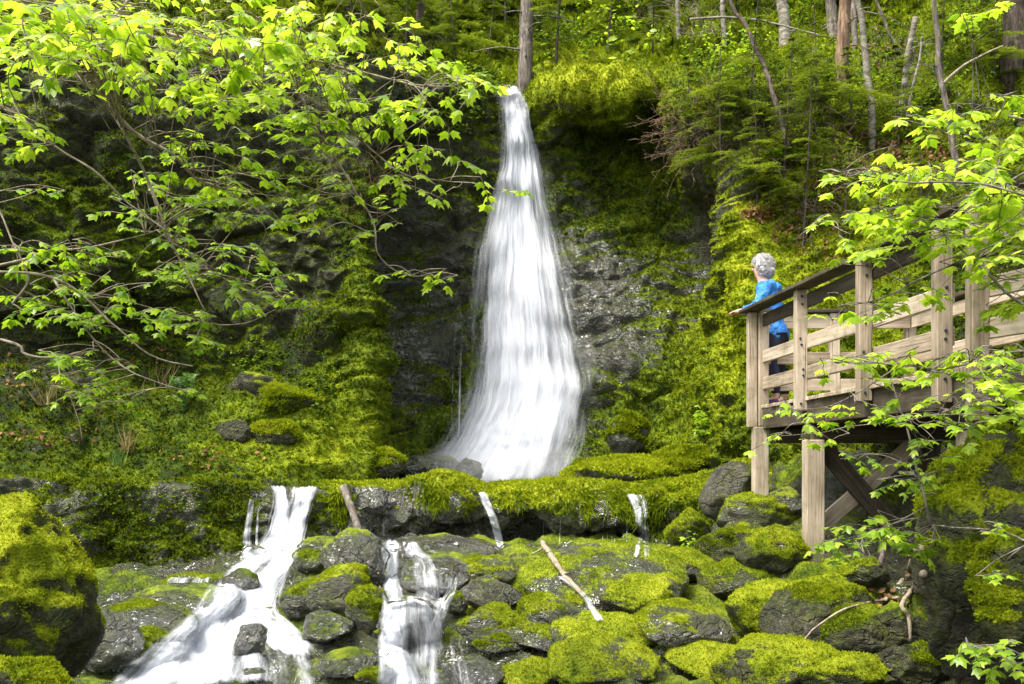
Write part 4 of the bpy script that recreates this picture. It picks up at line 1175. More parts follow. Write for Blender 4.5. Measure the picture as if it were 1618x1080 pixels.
for q in (N1, N2, (3.10, 7.18)):
    for zz in (1.62, 1.70, 1.215, 1.275, 0.905, 0.965, 0.62):
        bolt(q[0] + 0.01 * RNG.normal(), q[1] - PW / 2 - 0.004, zz, (0, -1, 0))
# deck planks across the walk, edge boards, beams
yy = 11.56
k = 0
while yy > 4.0:
    t = (11.5 - yy) / (11.5 - 6.7)
    xl = 2.84 + 0.29 * t if yy > 6.7 else 3.15 + (6.7 - yy) * 0.36
    xr = 4.72 + 0.30 * t
    board('deck_plank', (xl + 0.02 * RNG.random(), yy, DZ - 0.02), (xr, yy + 0.02, DZ - 0.02), 0.134, 0.038, (0, 1, 0), 'wood', bev=0.004)
    yy -= 0.143
    k += 1
for a, b in (((N0[0] + 0.06, N0[1] - 0.02), (N2[0] + 0.065, N2[1])), ((N2[0] + 0.065, N2[1] - 0.01), (3.19, 6.7))):
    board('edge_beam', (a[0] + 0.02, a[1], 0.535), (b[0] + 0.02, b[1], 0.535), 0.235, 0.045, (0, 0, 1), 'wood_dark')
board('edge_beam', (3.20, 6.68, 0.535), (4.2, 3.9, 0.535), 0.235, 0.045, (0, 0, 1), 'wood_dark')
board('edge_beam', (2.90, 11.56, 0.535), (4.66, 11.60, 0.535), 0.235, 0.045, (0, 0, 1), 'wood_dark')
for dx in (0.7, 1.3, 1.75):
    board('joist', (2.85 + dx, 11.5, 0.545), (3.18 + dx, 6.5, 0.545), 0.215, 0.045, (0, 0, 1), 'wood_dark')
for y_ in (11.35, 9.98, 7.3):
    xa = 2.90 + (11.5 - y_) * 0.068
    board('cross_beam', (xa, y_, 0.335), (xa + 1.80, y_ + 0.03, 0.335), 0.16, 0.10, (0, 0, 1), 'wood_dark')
# legs down to the rock, diagonal braces between them
def leg(px_, y_, top, wdt, mat='wood', px_bot=None):
    x_ = (px_ - CX) / F * y_
    zb = ground_z(x_, y_, BASE, 0.4)
    zb = -1.2 if zb is None else max(min(zb, 0.1), -2.2)
    board('leg', (x_, y_, zb - 0.12), (x_, y_, top), wdt, wdt, (1, 0, 0), mat, bev=0.008)
    return x_, zb
leg(1201, 11.45, 0.44, 0.165)
lx, lz = leg(1285, 9.95, 0.255, 0.180)
leg(1536, 7.30, 0.255, 0.170)
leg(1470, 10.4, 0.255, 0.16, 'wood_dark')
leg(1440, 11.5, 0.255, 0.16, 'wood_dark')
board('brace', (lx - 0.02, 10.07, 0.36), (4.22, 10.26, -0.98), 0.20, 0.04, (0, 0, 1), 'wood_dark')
board('brace', (lx - 0.02, 10.115, -0.74), (4.30, 10.32, 0.34), 0.17, 0.04, (0, 0, 1), 'wood')

# ------------------------------------------------------------------ the visitor at the railing
def skin_obj(name, nodes, edges, mat, parent, sub=2):
    """nodes: {key: (pos, radius or (rx, ry))}; the first key is the root"""
    keys = list(nodes)
    me = bpy.data.meshes.new(name)
    me.from_pydata([tuple(nodes[k_][0]) for k_ in keys], [(keys.index(a), keys.index(b)) for a, b in edges], [])
    o = bpy.data.objects.new(name, me)
    COL.objects.link(o)
    o.parent = parent
    md = o.modifiers.new('skin', 'SKIN')
    md.use_smooth_shade = True
    for i_, k_ in enumerate(keys):
        r_ = nodes[k_][1]
        me.skin_vertices[0].data[i_].radius = r_ if isinstance(r_, tuple) else (r_, r_)
        me.skin_vertices[0].data[i_].use_root = i_ == 0
    sb = o.modifiers.new('smooth', 'SUBSURF')
    sb.levels = sb.render_levels = sub
    me.materials.append(M[mat])
    return o

PX_, PY_ = 3.105, 11.72
MAN = empty('person', (PX_, PY_, DZ), 'person with grey curly hair in a bright blue rain jacket leaning on the railing', 'person')
yaw = math.atan2(0.34, -0.94)                          # looks left and a little away, towards the falls
fx, fy = math.cos(yaw), math.sin(yaw)
def B(f, l, z): return (f * fx - l * fy, f * fy + l * fx, z)
body = {
 'hip': (B(0, 0, 0.93), (0.15, 0.11)), 'waist': (B(0.03, 0, 1.06), (0.13, 0.10)), 'chest': (B(0.08, 0, 1.26), (0.15, 0.11)), 'collar': (B(0.12, 0, 1.42), (0.10, 0.08)),
 'neck': (B(0.145, 0, 1.50), 0.056), 'jaw': (B(0.175, 0, 1.56), (0.068, 0.075)), 'head': (B(0.17, 0, 1.645), (0.080, 0.095)), 'crown': (B(0.155, 0, 1.72), (0.062, 0.07)),
 'nose': (B(0.275, 0, 1.625), 0.012),
 'shl': (B(0.12, 0.17, 1.40), 0.06), 'ell': (B(0.20, 0.235, 1.15), 0.045), 'wrl': (B(0.36, 0.13, 1.13), 0.03), 'pal': (B(0.43, 0.10, 1.13), (0.038, 0.018)),
 'shr': (B(0.12, -0.17, 1.40), 0.06), 'elr': (B(0.20, -0.235, 1.15), 0.045), 'wrr': (B(0.36, -0.04, 1.13), 0.03), 'par': (B(0.43, 0.0, 1.13), (0.038, 0.018)),
 'knl': (B(0.03, 0.09, 0.50), 0.06), 'anl': (B(-0.02, 0.095, 0.09), 0.042), 'tol': (B(0.13, 0.105, 0.035), (0.04, 0.028)), 'thl': (B(0.01, 0.085, 0.82), 0.088),
 'knr': (B(-0.03, -0.09, 0.50), 0.06), 'anr': (B(-0.10, -0.095, 0.09), 0.042), 'tor': (B(0.05, -0.105, 0.035), (0.04, 0.028)), 'thr': (B(0.0, -0.085, 0.82), 0.088),
}
be = [('hip', 'waist'), ('waist', 'chest'), ('chest', 'collar'), ('collar', 'neck'), ('neck', 'jaw'), ('jaw', 'head'), ('head', 'crown'), ('head', 'nose'),
      ('collar', 'shl'), ('shl', 'ell'), ('ell', 'wrl'), ('wrl', 'pal'), ('collar', 'shr'), ('shr', 'elr'), ('elr', 'wrr'), ('wrr', 'par'),
      ('hip', 'thl'), ('thl', 'knl'), ('knl', 'anl'), ('anl', 'tol'), ('hip', 'thr'), ('thr', 'knr'), ('knr', 'anr'), ('anr', 'tor')]
for side, sg in (('l', 1), ('r', -1)):
    base_l = 0.10 if side == 'l' else 0.0
    for j, (off, ln) in enumerate(((-0.027, 0.060), (-0.009, 0.072), (0.009, 0.068), (0.026, 0.054))):
        a_, b_ = f'f{side}{j}a', f'f{side}{j}b'
        body[a_] = (B(0.465 + 0.004 * j, base_l - 0.02 + off, 1.132), 0.0095)
        body[b_] = (B(0.465 + ln, base_l - 0.03 + off * 1.1, 1.108), 0.0085)
        be += [('pa' + side, a_), (a_, b_)]
    body[f't{side}'] = (B(0.455, base_l - sg * 0.055, 1.122), 0.010)
    be.append(('pa' + side, f't{side}'))
skin_obj('body', body, be, 'skin', MAN)
jk = {
 'hem': (B(-0.03, 0, 0.72), (0.22, 0.17)), 'hip': (B(-0.01, 0, 0.93), (0.205, 0.155)), 'waist': (B(0.03, 0, 1.08), (0.185, 0.145)), 'chest': (B(0.075, 0, 1.27), (0.195, 0.150)), 'collar': (B(0.11, 0, 1.40), (0.135, 0.115)),
 'neck': (B(0.135, 0, 1.475), (0.085, 0.085)), 'hood': (B(0.00, 0, 1.445), (0.115, 0.07)), 'hoodtip': (B(-0.075, 0, 1.375), (0.07, 0.04)),
 'shl': (B(0.105, 0.185, 1.385), 0.088), 'aml': (B(0.135, 0.225, 1.26), 0.078), 'ell': (B(0.185, 0.235, 1.15), 0.072), 'fal': (B(0.28, 0.185, 1.14), 0.06), 'wrl': (B(0.375, 0.125, 1.135), 0.046),
 'shr': (B(0.105, -0.185, 1.385), 0.088), 'amr': (B(0.135, -0.225, 1.26), 0.078), 'elr': (B(0.185, -0.235, 1.15), 0.072), 'far': (B(0.28, -0.14, 1.14), 0.06), 'wrr': (B(0.375, -0.04, 1.135), 0.046),
}
jo = skin_obj('jacket', jk, [('hem', 'hip'), ('hip', 'waist'), ('waist', 'chest'), ('chest', 'collar'), ('collar', 'neck'), ('collar', 'hood'), ('hood', 'hoodtip'),
      ('collar', 'shl'), ('shl', 'aml'), ('aml', 'ell'), ('ell', 'fal'), ('fal', 'wrl'), ('collar', 'shr'), ('shr', 'amr'), ('amr', 'elr'), ('elr', 'far'), ('far', 'wrr')], 'jacket', MAN, 3)
tx = bpy.data.textures.new('cloth_folds', 'CLOUDS'); tx.noise_scale = 0.07; tx.noise_depth = 1
dm = jo.modifiers.new('folds', 'DISPLACE'); dm.texture = tx; dm.strength = 0.03; dm.mid_level = 0.5
skin_obj('trousers', {'hip': (B(0, 0, 0.90), (0.165, 0.125)), 'thl': (B(0.01, 0.09, 0.76), 0.105), 'knl': (B(0.03, 0.095, 0.50), 0.08), 'cul': (B(-0.02, 0.098, 0.13), 0.072),
      'thr': (B(0.0, -0.09, 0.76), 0.105), 'knr': (B(-0.03, -0.095, 0.50), 0.08), 'cur': (B(-0.10, -0.098, 0.13), 0.072)},
      [('hip', 'thl'), ('thl', 'knl'), ('knl', 'cul'), ('hip', 'thr'), ('thr', 'knr'), ('knr', 'cur')], 'trousers', MAN)
for sg, bx in ((1, 0.0), (-1, -0.08)):
    skin_obj('shoe', {'heel': (B(-0.05 + bx, sg * 0.098, 0.055), (0.05, 0.055)), 'ball': (B(0.08 + bx, sg * 0.104, 0.042), (0.05, 0.042)), 'toe': (B(0.155 + bx, sg * 0.108, 0.034), (0.04, 0.032))},
      [('heel', 'ball'), ('ball', 'toe')], 'shoe', MAN)
for sg in (1, -1):
    Ve, Te = ICO[4]
    eo = link('eye', make_mesh('eye', Ve * 0.011, None, Te, M['trousers']), MAN, B(0.255, sg * 0.033, 1.655))
    eo2 = skin_obj('ear', {'a': (B(0.155, sg * 0.088, 1.66), (0.012, 0.022)), 'b': (B(0.160, sg * 0.090, 1.615), (0.010, 0.016))}, [('a', 'b')], 'skin', MAN, 1)
# hair: a cap of loose grey curls, open at the face
hb = MB()
Dv, Dt = ICO[5]
hc = np.array(B(0.145, 0, 1.665))
fwd = np.array([fx, fy, 0])
rr = 0.122 * (1 + 0.26 * fbm(Dv, 2.6, 4, 5)) * (1 + 0.22 * np.clip(-(Dv @ fwd), 0, 1) * np.clip(-Dv[:, 2] + 0.3, 0, 1))
facein = sstep(0.55, 0.9, Dv @ unit(fwd * 0.9 + np.array([0, 0, -0.45])))
Vh = Dv * (rr * (1 - 0.45 * facein))[:, None] * np.array([1, 1, 1.12])
hb.add(Vh + hc, None, Dt)
for i in range(420):
    d = unit(RNG.normal(size=3))
    if d @ unit(fwd * 0.9 + np.array([0, 0, -0.45])) > 0.6: continue
    a = unit(np.cross(d, RNG.normal(size=3)))
    b = np.cross(d, a)
    s0 = hc + d * np.array([1, 1, 1.12]) * (0.114 + 0.016 * RNG.random())
    th = np.linspace(0, 3.5 + 3 * RNG.random(), 9) + 6 * RNG.random()
    rad = 0.015 + 0.014 * RNG.random()
    pts = s0 + (np.cos(th)[:, None] * a + np.sin(th)[:, None] * b) * rad + d * (np.linspace(0, 0.028, 9))[:, None] - np.array([0, 0, 0.012]) * np.linspace(0, 1, 9)[:, None]
    hb.tube(pts, 0.0035, 0.0015, 3)
hb.build('hair', M['hair'], MAN)
# ------------------------------------------------------------------ leaves and twigs
half = [(0.16, -0.05), (0.33, 0.02), (0.40, 0.16), (0.52, 0.34), (0.63, 0.66), (0.42, 0.60), (0.27, 0.62), (0.21, 0.80), (0.0, 1.12)]
LV = [(0, 0.0, 0)] + [(x, y, 0) for x, y in half] + [(-x, y, 0) for x, y in half[-2::-1]]
LV = np.array(LV)
LC = np.array([[0, 0.40, 0.0]])
LV = np.vstack([LV, LC])
LV[:, 2] = -0.22 * np.abs(LV[:, 0]) ** 1.2 - 0.16 * np.clip(LV[:, 1], 0, 2) ** 2
LV[:, 1] += 0.28                                     # the leaf stalk
n_ = len(LV) - 1
LT = [(n_, i, (i + 1) % n_) for i in range(n_)]
k_ = len(LV)
LV = np.vstack([LV, [(-0.012, 0, 0.01), (0.012, 0, 0.01), (0.0, 0.30, -0.005)]])
LT.append((k_, k_ + 1, k_ + 2))
LT = np.array(LT)
# a plain oval leaf for shrubs
SV = np.array([(0, 0, 0), (0.28, 0.3, -0.06), (0.30, 0.62, -0.09), (0, 1.05, -0.14), (-0.30, 0.62, -0.09), (-0.28, 0.3, -0.06), (0, 0.45, 0)])
ST = np.array([(6, i, (i + 1) % 6) for i in range(6)])

class Leaves:
    def __init__(s): s.O, s.D, s.S, s.R = [], [], [], []
    def add(s, o, d, size, rnd):
        s.O.append(o); s.D.append(d); s.S.append(size); s.R.append(rnd)
    def build(s, mat, parent, tilt=0.27, TV=LV, TT=LT, name='foliage', origin=None, stems=()):
        O, D = np.array(s.O), unit(np.array(s.D))
        n = len(O)
        up = np.array([0, 0, 1.0]) + tilt * RNG.normal(size=(n, 3))
        X = unit(np.cross(D, up))
        Z = np.cross(X, D)
        mb = MB()
        S = np.array(s.S)
        S3 = np.stack([S * (0.85 + 0.3 * RNG.random(n)), S, S * (0.2 + 2.4 * RNG.random(n))], 1)
        mb.instances(TV, TT, O, X, D, Z, S3, rnd=np.array(s.R))
        for p in stems: mb.tube(p, .004, .002, 3, rnd=0.1)
        return mb.build(name, M[mat], parent, smooth=False, origin=origin)

def spray(tw, lv, base, d, length, size, nodes=4, rad=0.004, droop=0.25, warm=0.5, upcurve=0.0):
    """a leafy twig: leaves in opposite pairs and one at the tip, held roughly level"""
    d = unit(d)
    side = unit(np.cross(d, [0, 0, 1.0]))
    m = 6
    t = np.linspace(0, 1, m)
    bend = 0.25 * RNG.normal()
    pts = np.array(base) + d * (t * length)[:, None] + side * (bend * length * t ** 2)[:, None] - np.array([0, 0, 1.0]) * (droop * length * t ** 2)[:, None] + np.array([0, 0, 1.0]) * (upcurve * length * t)[:, None]
    pts[1:] += RNG.normal(size=(m - 1, 3)) * length * 0.02
    tw.tube(pts, rad, rad * 0.5, 4)
    dirs = unit(np.gradient(pts, axis=0))
    for k in range(nodes):
        f = 0.25 + 0.75 * k / max(1, nodes - 1) if nodes > 1 else 1.0
        i = min(m - 1, int(f * (m - 1) + 0.5))
        p = pts[i]
        td = dirs[i]
        sz = size * (0.5 + 0.8 * RNG.random())
        for sg in (-1, 1):
            if RNG.random() < 0.12: continue
            a = sg * (0.6 + 0.6 * RNG.random())
            dd = td * math.cos(a) + side * math.sin(a) + np.array([0, 0, -0.05 - 0.28 * RNG.random()])
            lv.add(p, dd, sz, np.clip(warm + 0.33 * RNG.normal(), 0, 1))
    lv.add(pts[-1], dirs[-1] + np.array([0, 0, -0.1]), size * (0.8 + 0.4 * RNG.random()), np.clip(warm + 0.25 * RNG.normal(), 0, 1))
    return pts

def limb_pts(spec, n=24, wob=0.015):
    p = curve([P(*q) for q in spec], n)
    return p + wob * np.stack([fbm(p + 5 * i, 2.2, 3, 40 + i) for i in range(3)], 1) * np.linspace(0.2, 1, n)[:, None] * 3

def maple(label, limbs, regions, leafmat, trunk=None, group=None, twigmat='twig', name='maple_tree', tilt=0.24, fac=0.60):
    """limbs: (points, thick, thin); regions: (cx, cy, rx, ry, Y, dY, sprays, leaf size, droop, warmth)"""
    allp = [limb_pts(s_) for s_, a, b in limbs]
    org = allp[0][0] if trunk is None else np.array(trunk[0])
    t = empty(name, org, label, 'tree', group)
    if trunk is not None:
        tb = MB()
        tb.tube(curve(trunk, 20), 0.09, 0.035, 8, 0.15)
        tb.build('trunk', M['bark'], t, origin=org)
    limb_o = []
    for pts, (s_, a, b) in zip(allp, limbs):
        lb = MB()
        lb.tube(pts, a, b, 6, 0.2)
        limb_o.append(lb)
    cat_ = np.vstack(allp)
    lv, tws = Leaves(), limb_o
    for (cx, cyy, rx, ry, Y, dY, ns, size, droop, warm) in regions:
        size = size * fac
        for _ in range(int(ns * 1.12)):
            a = 2 * math.pi * RNG.random()
            q = math.sqrt(RNG.random())
            tip = P(cx + rx * q * math.cos(a), cyy + ry * q * math.sin(a), Y + dY * (2 * RNG.random() - 1))
            d2 = np.linalg.norm((cat_ - tip) * np.array([1, 0.5, 1.5]), axis=1)
            ni = int(np.argsort(d2)[RNG.integers(0, 5)])
            near, tw = cat_[ni], tws[ni // 24]
            v = tip - near
            dist = np.linalg.norm(v)
            dh = unit(np.array([v[0], 0.5 * v[1], 0.25 * v[2]]) + 0.45 * RNG.normal(size=3) * np.array([1, 1, 0.25]))
            ln = size * (2.2 + 2.2 * RNG.random())
            base = tip - dh * ln * 0.6
            if True:
                mid = (near + base) / 2 + RNG.normal(size=3) * 0.05 * dist + np.array([0, 0, 0.06 * dist])
                tw.tube(curve([near, mid, base], 8), 0.0033, 0.0024, 4)
            spray(tw, lv, base, dh, ln, size, int(RNG.integers(2, 5)), 0.003, droop, warm)
    for lb in limb_o: lb.build('branch', M[twigmat], t, origin=org)
    lv.build(leafmat, t, tilt, origin=org)
    return t

UP = [
 ([(-420, -60, 5.6), (-100, 5, 5.6), (50, 55, 5.6), (110, 110, 5.6), (160, 155, 5.6), (215, 215, 5.7), (270, 245, 5.7), (310, 285, 5.8), (355, 303, 5.8)], .020, .006),
 ([(170, 165, 5.6), (205, 225, 5.6), (235, 290, 5.7), (258, 350, 5.7), (290, 420, 5.8), (318, 480, 5.8)], .010, .004),
 ([(-300, 60, 5.2), (0, 165, 5.2), (50, 205, 5.2), (110, 245, 5.3), (150, 270, 5.3), (200, 320, 5.4), (262, 372, 5.4)], .011, .004),
 ([(-300, -120, 5.8), (60, -10, 5.8), (180, 30, 5.8), (280, 60, 5.8), (350, 95, 5.9), (420, 140, 5.9)], .018, .006),
 ([(60, -10, 6.2), (270, 68, 6.2), (330, 78, 6.2), (410, 82, 6.2), (470, 92, 6.2), (560, 110, 6.3), (640, 128, 6.3), (720, 130, 6.4)], .014, .004),
 ([(410, 82, 6.2), (470, 140, 6.2), (540, 190, 6.2), (590, 240, 6.3), (640, 278, 6.3), (700, 285, 6.3), (760, 290, 6.3)], .009, .003),
 ([(470, 140, 6.2), (520, 230, 6.2), (560, 300, 6.2), (590, 350, 6.2), (600, 400, 6.2), (640, 430, 6.2), (685, 432, 6.2)], .008, .003),
 ([(180, 30, 5.8), (250, -40, 5.8), (400, -60, 5.9), (560, -20, 6.0)], .012, .004),
]
UPR = [
 (60, 25, 160, 60, 5.0, .7, 34, .115, .25, .62), (220, 30, 150, 60, 5.3, .8, 36, .11, .25, .66), (380, 40, 150, 60, 5.6, .8, 36, .105, .25, .66), (500, 45, 90, 50, 5.9, .6, 20, .105, .25, .66),
 (120, 100, 130, 50, 5.3, .6, 20, .10, .25, .56), (330, 125, 140, 55, 5.7, .7, 28, .10, .25, .58), (470, 140, 110, 60, 5.9, .6, 24, .10, .25, .60),
 (610, 130, 90, 45, 6.2, .4, 13, .105, .25, .68), (700, 125, 80, 40, 6.3, .3, 9, .115, .22, .70), (640, 60, 40, 30, 6.2, .4, 4, .10, .25, .66), (620, 195, 80, 40, 6.2, .4, 9, .10, .3, .6),
 (690, 260, 65, 45, 6.3, .3, 9, .10, .35, .66), (800, 292, 40, 8, 6.3, .1, 2, .10, .2, .72), (590, 265, 60, 40, 6.2, .3, 6, .09, .3, .6), (595, 345, 35, 30, 6.2, .2, 4, .085, .3, .55),
 (655, 432, 45, 12, 6.2, .2, 4, .085, .3, .62), (370, 215, 130, 60, 5.8, .6, 20, .085, .25, .52), (500, 210, 70, 50, 6.0, .5, 10, .09, .25, .55), (430, 300, 110, 40, 5.9, .5, 13, .085, .25, .5),
 (20, 150, 50, 60, 5.0, .4, 7, .10, .25, .55), (20, 215, 40, 30, 5.0, .3, 5, .10, .25, .55), (480, 330, 60, 30, 6.0, .4, 5, .085, .3, .5),
]
maple('spreading maple with bright lime leaves arching over the cliff towards the waterfall', UP, UPR, 'leaf', [(-4.9, 4.2, -2.3), (-4.6, 4.6, 0.0), (-4.2, 5.1, 2.0), (-3.9, 5.5, 3.0), (-3.5, 5.6, 3.6)])
LO = [
 ([(-300, 470, 6.4), (0, 420, 6.4), (80, 397, 6.4), (160, 386, 6.4), (245, 360, 6.5)], .012, .004),
 ([(-300, 430, 6.0), (0, 430, 6.0), (85, 442, 6.0), (130, 470, 6.1), (180, 510, 6.1), (240, 560, 6.2), (305, 582, 6.2)], .011, .004),
 ([(-300, 480, 6.2), (0, 538, 6.2), (40, 562, 6.2), (90, 566, 6.2), (130, 560, 6.2)], .012, .006),
 ([(85, 442, 6.0), (120, 500, 6.0), (160, 550, 6.1), (210, 590, 6.1), (290, 625, 6.2), (320, 642, 6.2)], .007, .003),
 ([(90, 566, 6.2), (100, 600, 6.1), (120, 640, 6.1), (132, 690, 6.1)], .006, .002),
 ([(245, 360, 6.5), (300, 400, 6.5), (360, 440, 6.5), (420, 470, 6.5), (470, 470, 6.5)], .006, .003),
 ([(20, 480, 6.0), (45, 440, 6.0), (20, 380, 6.0), (0, 330, 6.0), (-10, 300, 6.0)], .007, .004),
 ([(300, 500, 6.4), (340, 512, 6.4), (390, 508, 6.4), (432, 490, 6.4)], .005, .003),
]
LOR = [
 (170, 410, 150, 45, 6.4, .5, 22, .085, .22, .5), (300, 330, 110, 45, 6.3, .5, 17, .085, .22, .52), (330, 410, 110, 45, 6.5, .5, 20, .085, .22, .5), (400, 450, 70, 40, 6.5, .4, 12, .085, .22, .5),
 (90, 480, 100, 40, 6.1, .5, 14, .085, .22, .48), (210, 490, 110, 35, 6.4, .5, 12, .08, .22, .48), (290, 510, 90, 35, 6.5, .4, 10, .08, .22, .5), (120, 580, 80, 30, 6.1, .3, 12, .09, .22, .55),
 (150, 610, 60, 25, 6.1, .2, 6, .09, .25, .55), (230, 630, 70, 16, 6.2, .3, 6, .06, .2, .48), (60, 300, 40, 15, 6.3, .3, 3, .08, .25, .45), (205, 300, 60, 40, 6.3, .3, 6, .085, .25, .45),
 (20, 370, 40, 30, 6.2, .3, 5, .08, .25, .5), (300, 610, 30, 8, 6.2, .1, 2, .07, .2, .6), (460, 472, 14, 6, 6.5, .1, 1, .085, .2, .62), (270, 280, 70, 40, 6.2, .4, 8, .08, .25, .48),
]
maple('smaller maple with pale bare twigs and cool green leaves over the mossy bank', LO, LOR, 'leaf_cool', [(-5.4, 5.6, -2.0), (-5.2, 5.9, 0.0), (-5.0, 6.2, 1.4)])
RI = [
 ([(1900, 200, 6.4), (1720, 235, 6.4), (1618, 275, 6.4), (1540, 320, 6.4), (1450, 330, 6.3), (1370, 345, 6.3), (1290, 348, 6.3)], .012, .003),
 ([(1800, 560, 5.6), (1618, 480, 5.6), (1560, 430, 5.6), (1500, 375, 5.7), (1480, 340, 5.7)], .010, .004),
 ([(1800, 210, 6.2), (1618, 190, 6.2), (1560, 170, 6.2), (1480, 195, 6.1), (1410, 178, 6.1)], .009, .003),
 ([(1900, 600, 5.3), (1700, 560, 5.3), (1600, 560, 5.4), (1500, 585, 5.5), (1420, 580, 5.6), (1330, 572, 5.7)], .009, .003),
 ([(1420, 580, 5.6), (1360, 620, 5.6), (1300, 645, 5.6), (1230, 648, 5.6)], .005, .002),
 ([(1600, 560, 5.4), (1520, 640, 5.4), (1430, 665, 5.5), (1340, 675, 5.5), (1240, 690, 5.5)], .006, .002),
 ([(1700, 420, 5.8), (1618, 400, 5.8), (1500, 420, 5.8), (1400, 470, 5.8), (1320, 485, 5.8)], .008, .003),
 ([(1800, 300, 5.2), (1640, 310, 5.2), (1560, 290, 5.3), (1430, 285, 5.4), (1310, 265, 5.5)], .008, .003),
]
RIR = [
 (1560, 170, 70, 35, 6.1, .3, 8, .10, .22, .68), (1460, 185, 60, 30, 6.1, .3, 7, .10, .22, .68), (1580, 230, 60, 30, 6.0, .4, 9, .11, .22, .66), (1500, 270, 90, 25, 5.8, .4, 13, .10, .2, .68), (1590, 290, 60, 30, 5.6, .4, 12, .11, .2, .68),
 (1370, 275, 80, 22, 5.6, .3, 9, .095, .2, .72), (1340, 340, 75, 22, 6.2, .3, 10, .095, .2, .74), (1440, 330, 90, 30, 6.0, .4, 16, .10, .2, .72), (1540, 340, 90, 35, 5.9, .4, 18, .105, .2, .70), (1600, 370, 50, 40, 5.6, .4, 9, .11, .2, .68),
 (1420, 385, 90, 22, 5.9, .3, 9, .095, .2, .70), (1530, 410, 80, 30, 5.8, .3, 9, .10, .2, .66), (1360, 480, 60, 18, 5.8, .2, 5, .085, .2, .74), (1440, 465, 60, 18, 5.8, .2, 5, .085, .2, .7),
 (1560, 470, 60, 25, 5.7, .3, 5, .09, .2, .55), (1400, 575, 110, 22, 5.6, .3, 13, .085, .2, .60), (1520, 580, 100, 30, 5.4, .4, 15, .09, .2, .60), (1600, 590, 40, 40, 5.2, .3, 8, .10, .2, .58), (1290, 645, 70, 18, 5.6, .2, 7, .075, .2, .58),
 (1430, 640, 90, 25, 5.5, .3, 11, .075, .2, .54), (1540, 650, 80, 30, 5.3, .3, 11, .085, .2, .54), (1280, 690, 70, 14, 5.5, .2, 5, .07, .2, .55), (1480, 700, 60, 25, 5.5, .3, 6, .075, .2, .5),
 (1530, 20, 40, 16, 6.0, .2, 3, .10, .2, .7), (1600, 650, 30, 40, 5.0, .2, 5, .10, .2, .54),
]
maple('maple with glowing yellow green leaves spread in front of the boardwalk railing', RI, [(a, b, c, d, e, f, int(n * 0.95 + .5), s_, g_, h_) for a, b, c, d, e, f, n, s_, g_, h_ in RIR], 'leaf', [(4.1, 5.0, -2.0), (4.0, 5.2, 0.0), (3.9, 5.6, 1.6), (3.8, 5.9, 2.2)], twigmat='bark', tilt=0.15, fac=0.66)
SA = [
 ([(1470, 830, 5.9), (1455, 760, 5.9), (1440, 700, 5.9), (1425, 640, 5.9), (1415, 600, 5.9)], .009, .005),
 ([(1455, 760, 5.9), (1420, 720, 5.9), (1370, 715, 5.8), (1330, 725, 5.8)], .004, .002),
 ([(1462, 800, 5.9), (1430, 815, 5.8), (1380, 835, 5.7), (1310, 855, 5.6)], .005, .002),
 ([(1470, 830, 5.9), (1500, 830, 5.6), (1560, 835, 5.2), (1640, 860, 4.9)], .006, .004),
]
SAR = [(1390, 835, 65, 18, 5.7, .2, 14, .085, .18, .55), (1330, 860, 35, 18, 5.6, .1, 7, .085, .22, .55), (1440, 855, 40, 14, 5.7, .2, 6, .08, .18, .5), (1390, 722, 70, 14, 5.8, .2, 6, .06, .15, .5), (1440, 770, 45, 30, 5.9, .2, 8, .07, .18, .48), (1590, 830, 40, 12, 5.0, .1, 3, .06, .18, .5), (1580, 902, 24, 8, 5.0, .1, 2, .07, .18, .5)]
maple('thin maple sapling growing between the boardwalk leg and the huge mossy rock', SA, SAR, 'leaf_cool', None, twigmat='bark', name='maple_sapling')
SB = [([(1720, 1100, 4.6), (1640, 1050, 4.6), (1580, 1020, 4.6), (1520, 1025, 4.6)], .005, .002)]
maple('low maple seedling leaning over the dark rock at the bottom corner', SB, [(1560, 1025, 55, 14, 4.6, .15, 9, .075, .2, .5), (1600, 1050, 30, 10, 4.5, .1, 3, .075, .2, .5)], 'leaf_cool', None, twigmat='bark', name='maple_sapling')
# ------------------------------------------------------------------ trunks, firs and shrubs of the slope above
def trunk_tree(name, label, spec, r0, r1, mat='bark', stubs=0, cat='tree', group=None, wob=0.02, sides=9, root=True):
    """spec: (px, py, Y) from the foot up"""
    pts = limb_pts(spec, 40, wob)
    if root:
        h, _ = hit(spec[0][0], spec[0][1], WALLB)
        if h is not None:
            sh = h[1] / spec[0][2]
            pts = np.array([P(CX + F * q[0] / q[1], HY - F * q[2] / q[1], q[1] * (1 + (sh - 1))) for q in pts])
            pts = np.vstack([pts[0] - np.array([0, 0, 0.4]), pts])
    t = empty(name, pts[0], label, cat, group)
    mb = MB()
    mb.tube(pts, r0, r1, sides, 0.12)
    mb.build('trunk', M[mat], t, origin=pts[0])
    if stubs:
        for i in range(stubs):
            k = int(len(pts) * (0.15 + 0.8 * RNG.random()))
            a = 2 * math.pi * RNG.random()
            d = np.array([math.cos(a), math.sin(a), 0.1 - 0.5 * RNG.random()])
            ln = (0.2 + 0.5 * RNG.random()) * (1 + 4 * r0)
            sb_ = MB()
            sb_.tube(curve([pts[min(k, len(pts) - 1)], pts[min(k, len(pts) - 1)] + d * ln * 0.5, pts[min(k, len(pts) - 1)] + d * ln + np.array([0, 0, -0.15 * ln])], 6), r0 * 0.16, r0 * 0.05, 4)
            sb_.build('branch', M[mat], t, origin=pts[0])
    return t

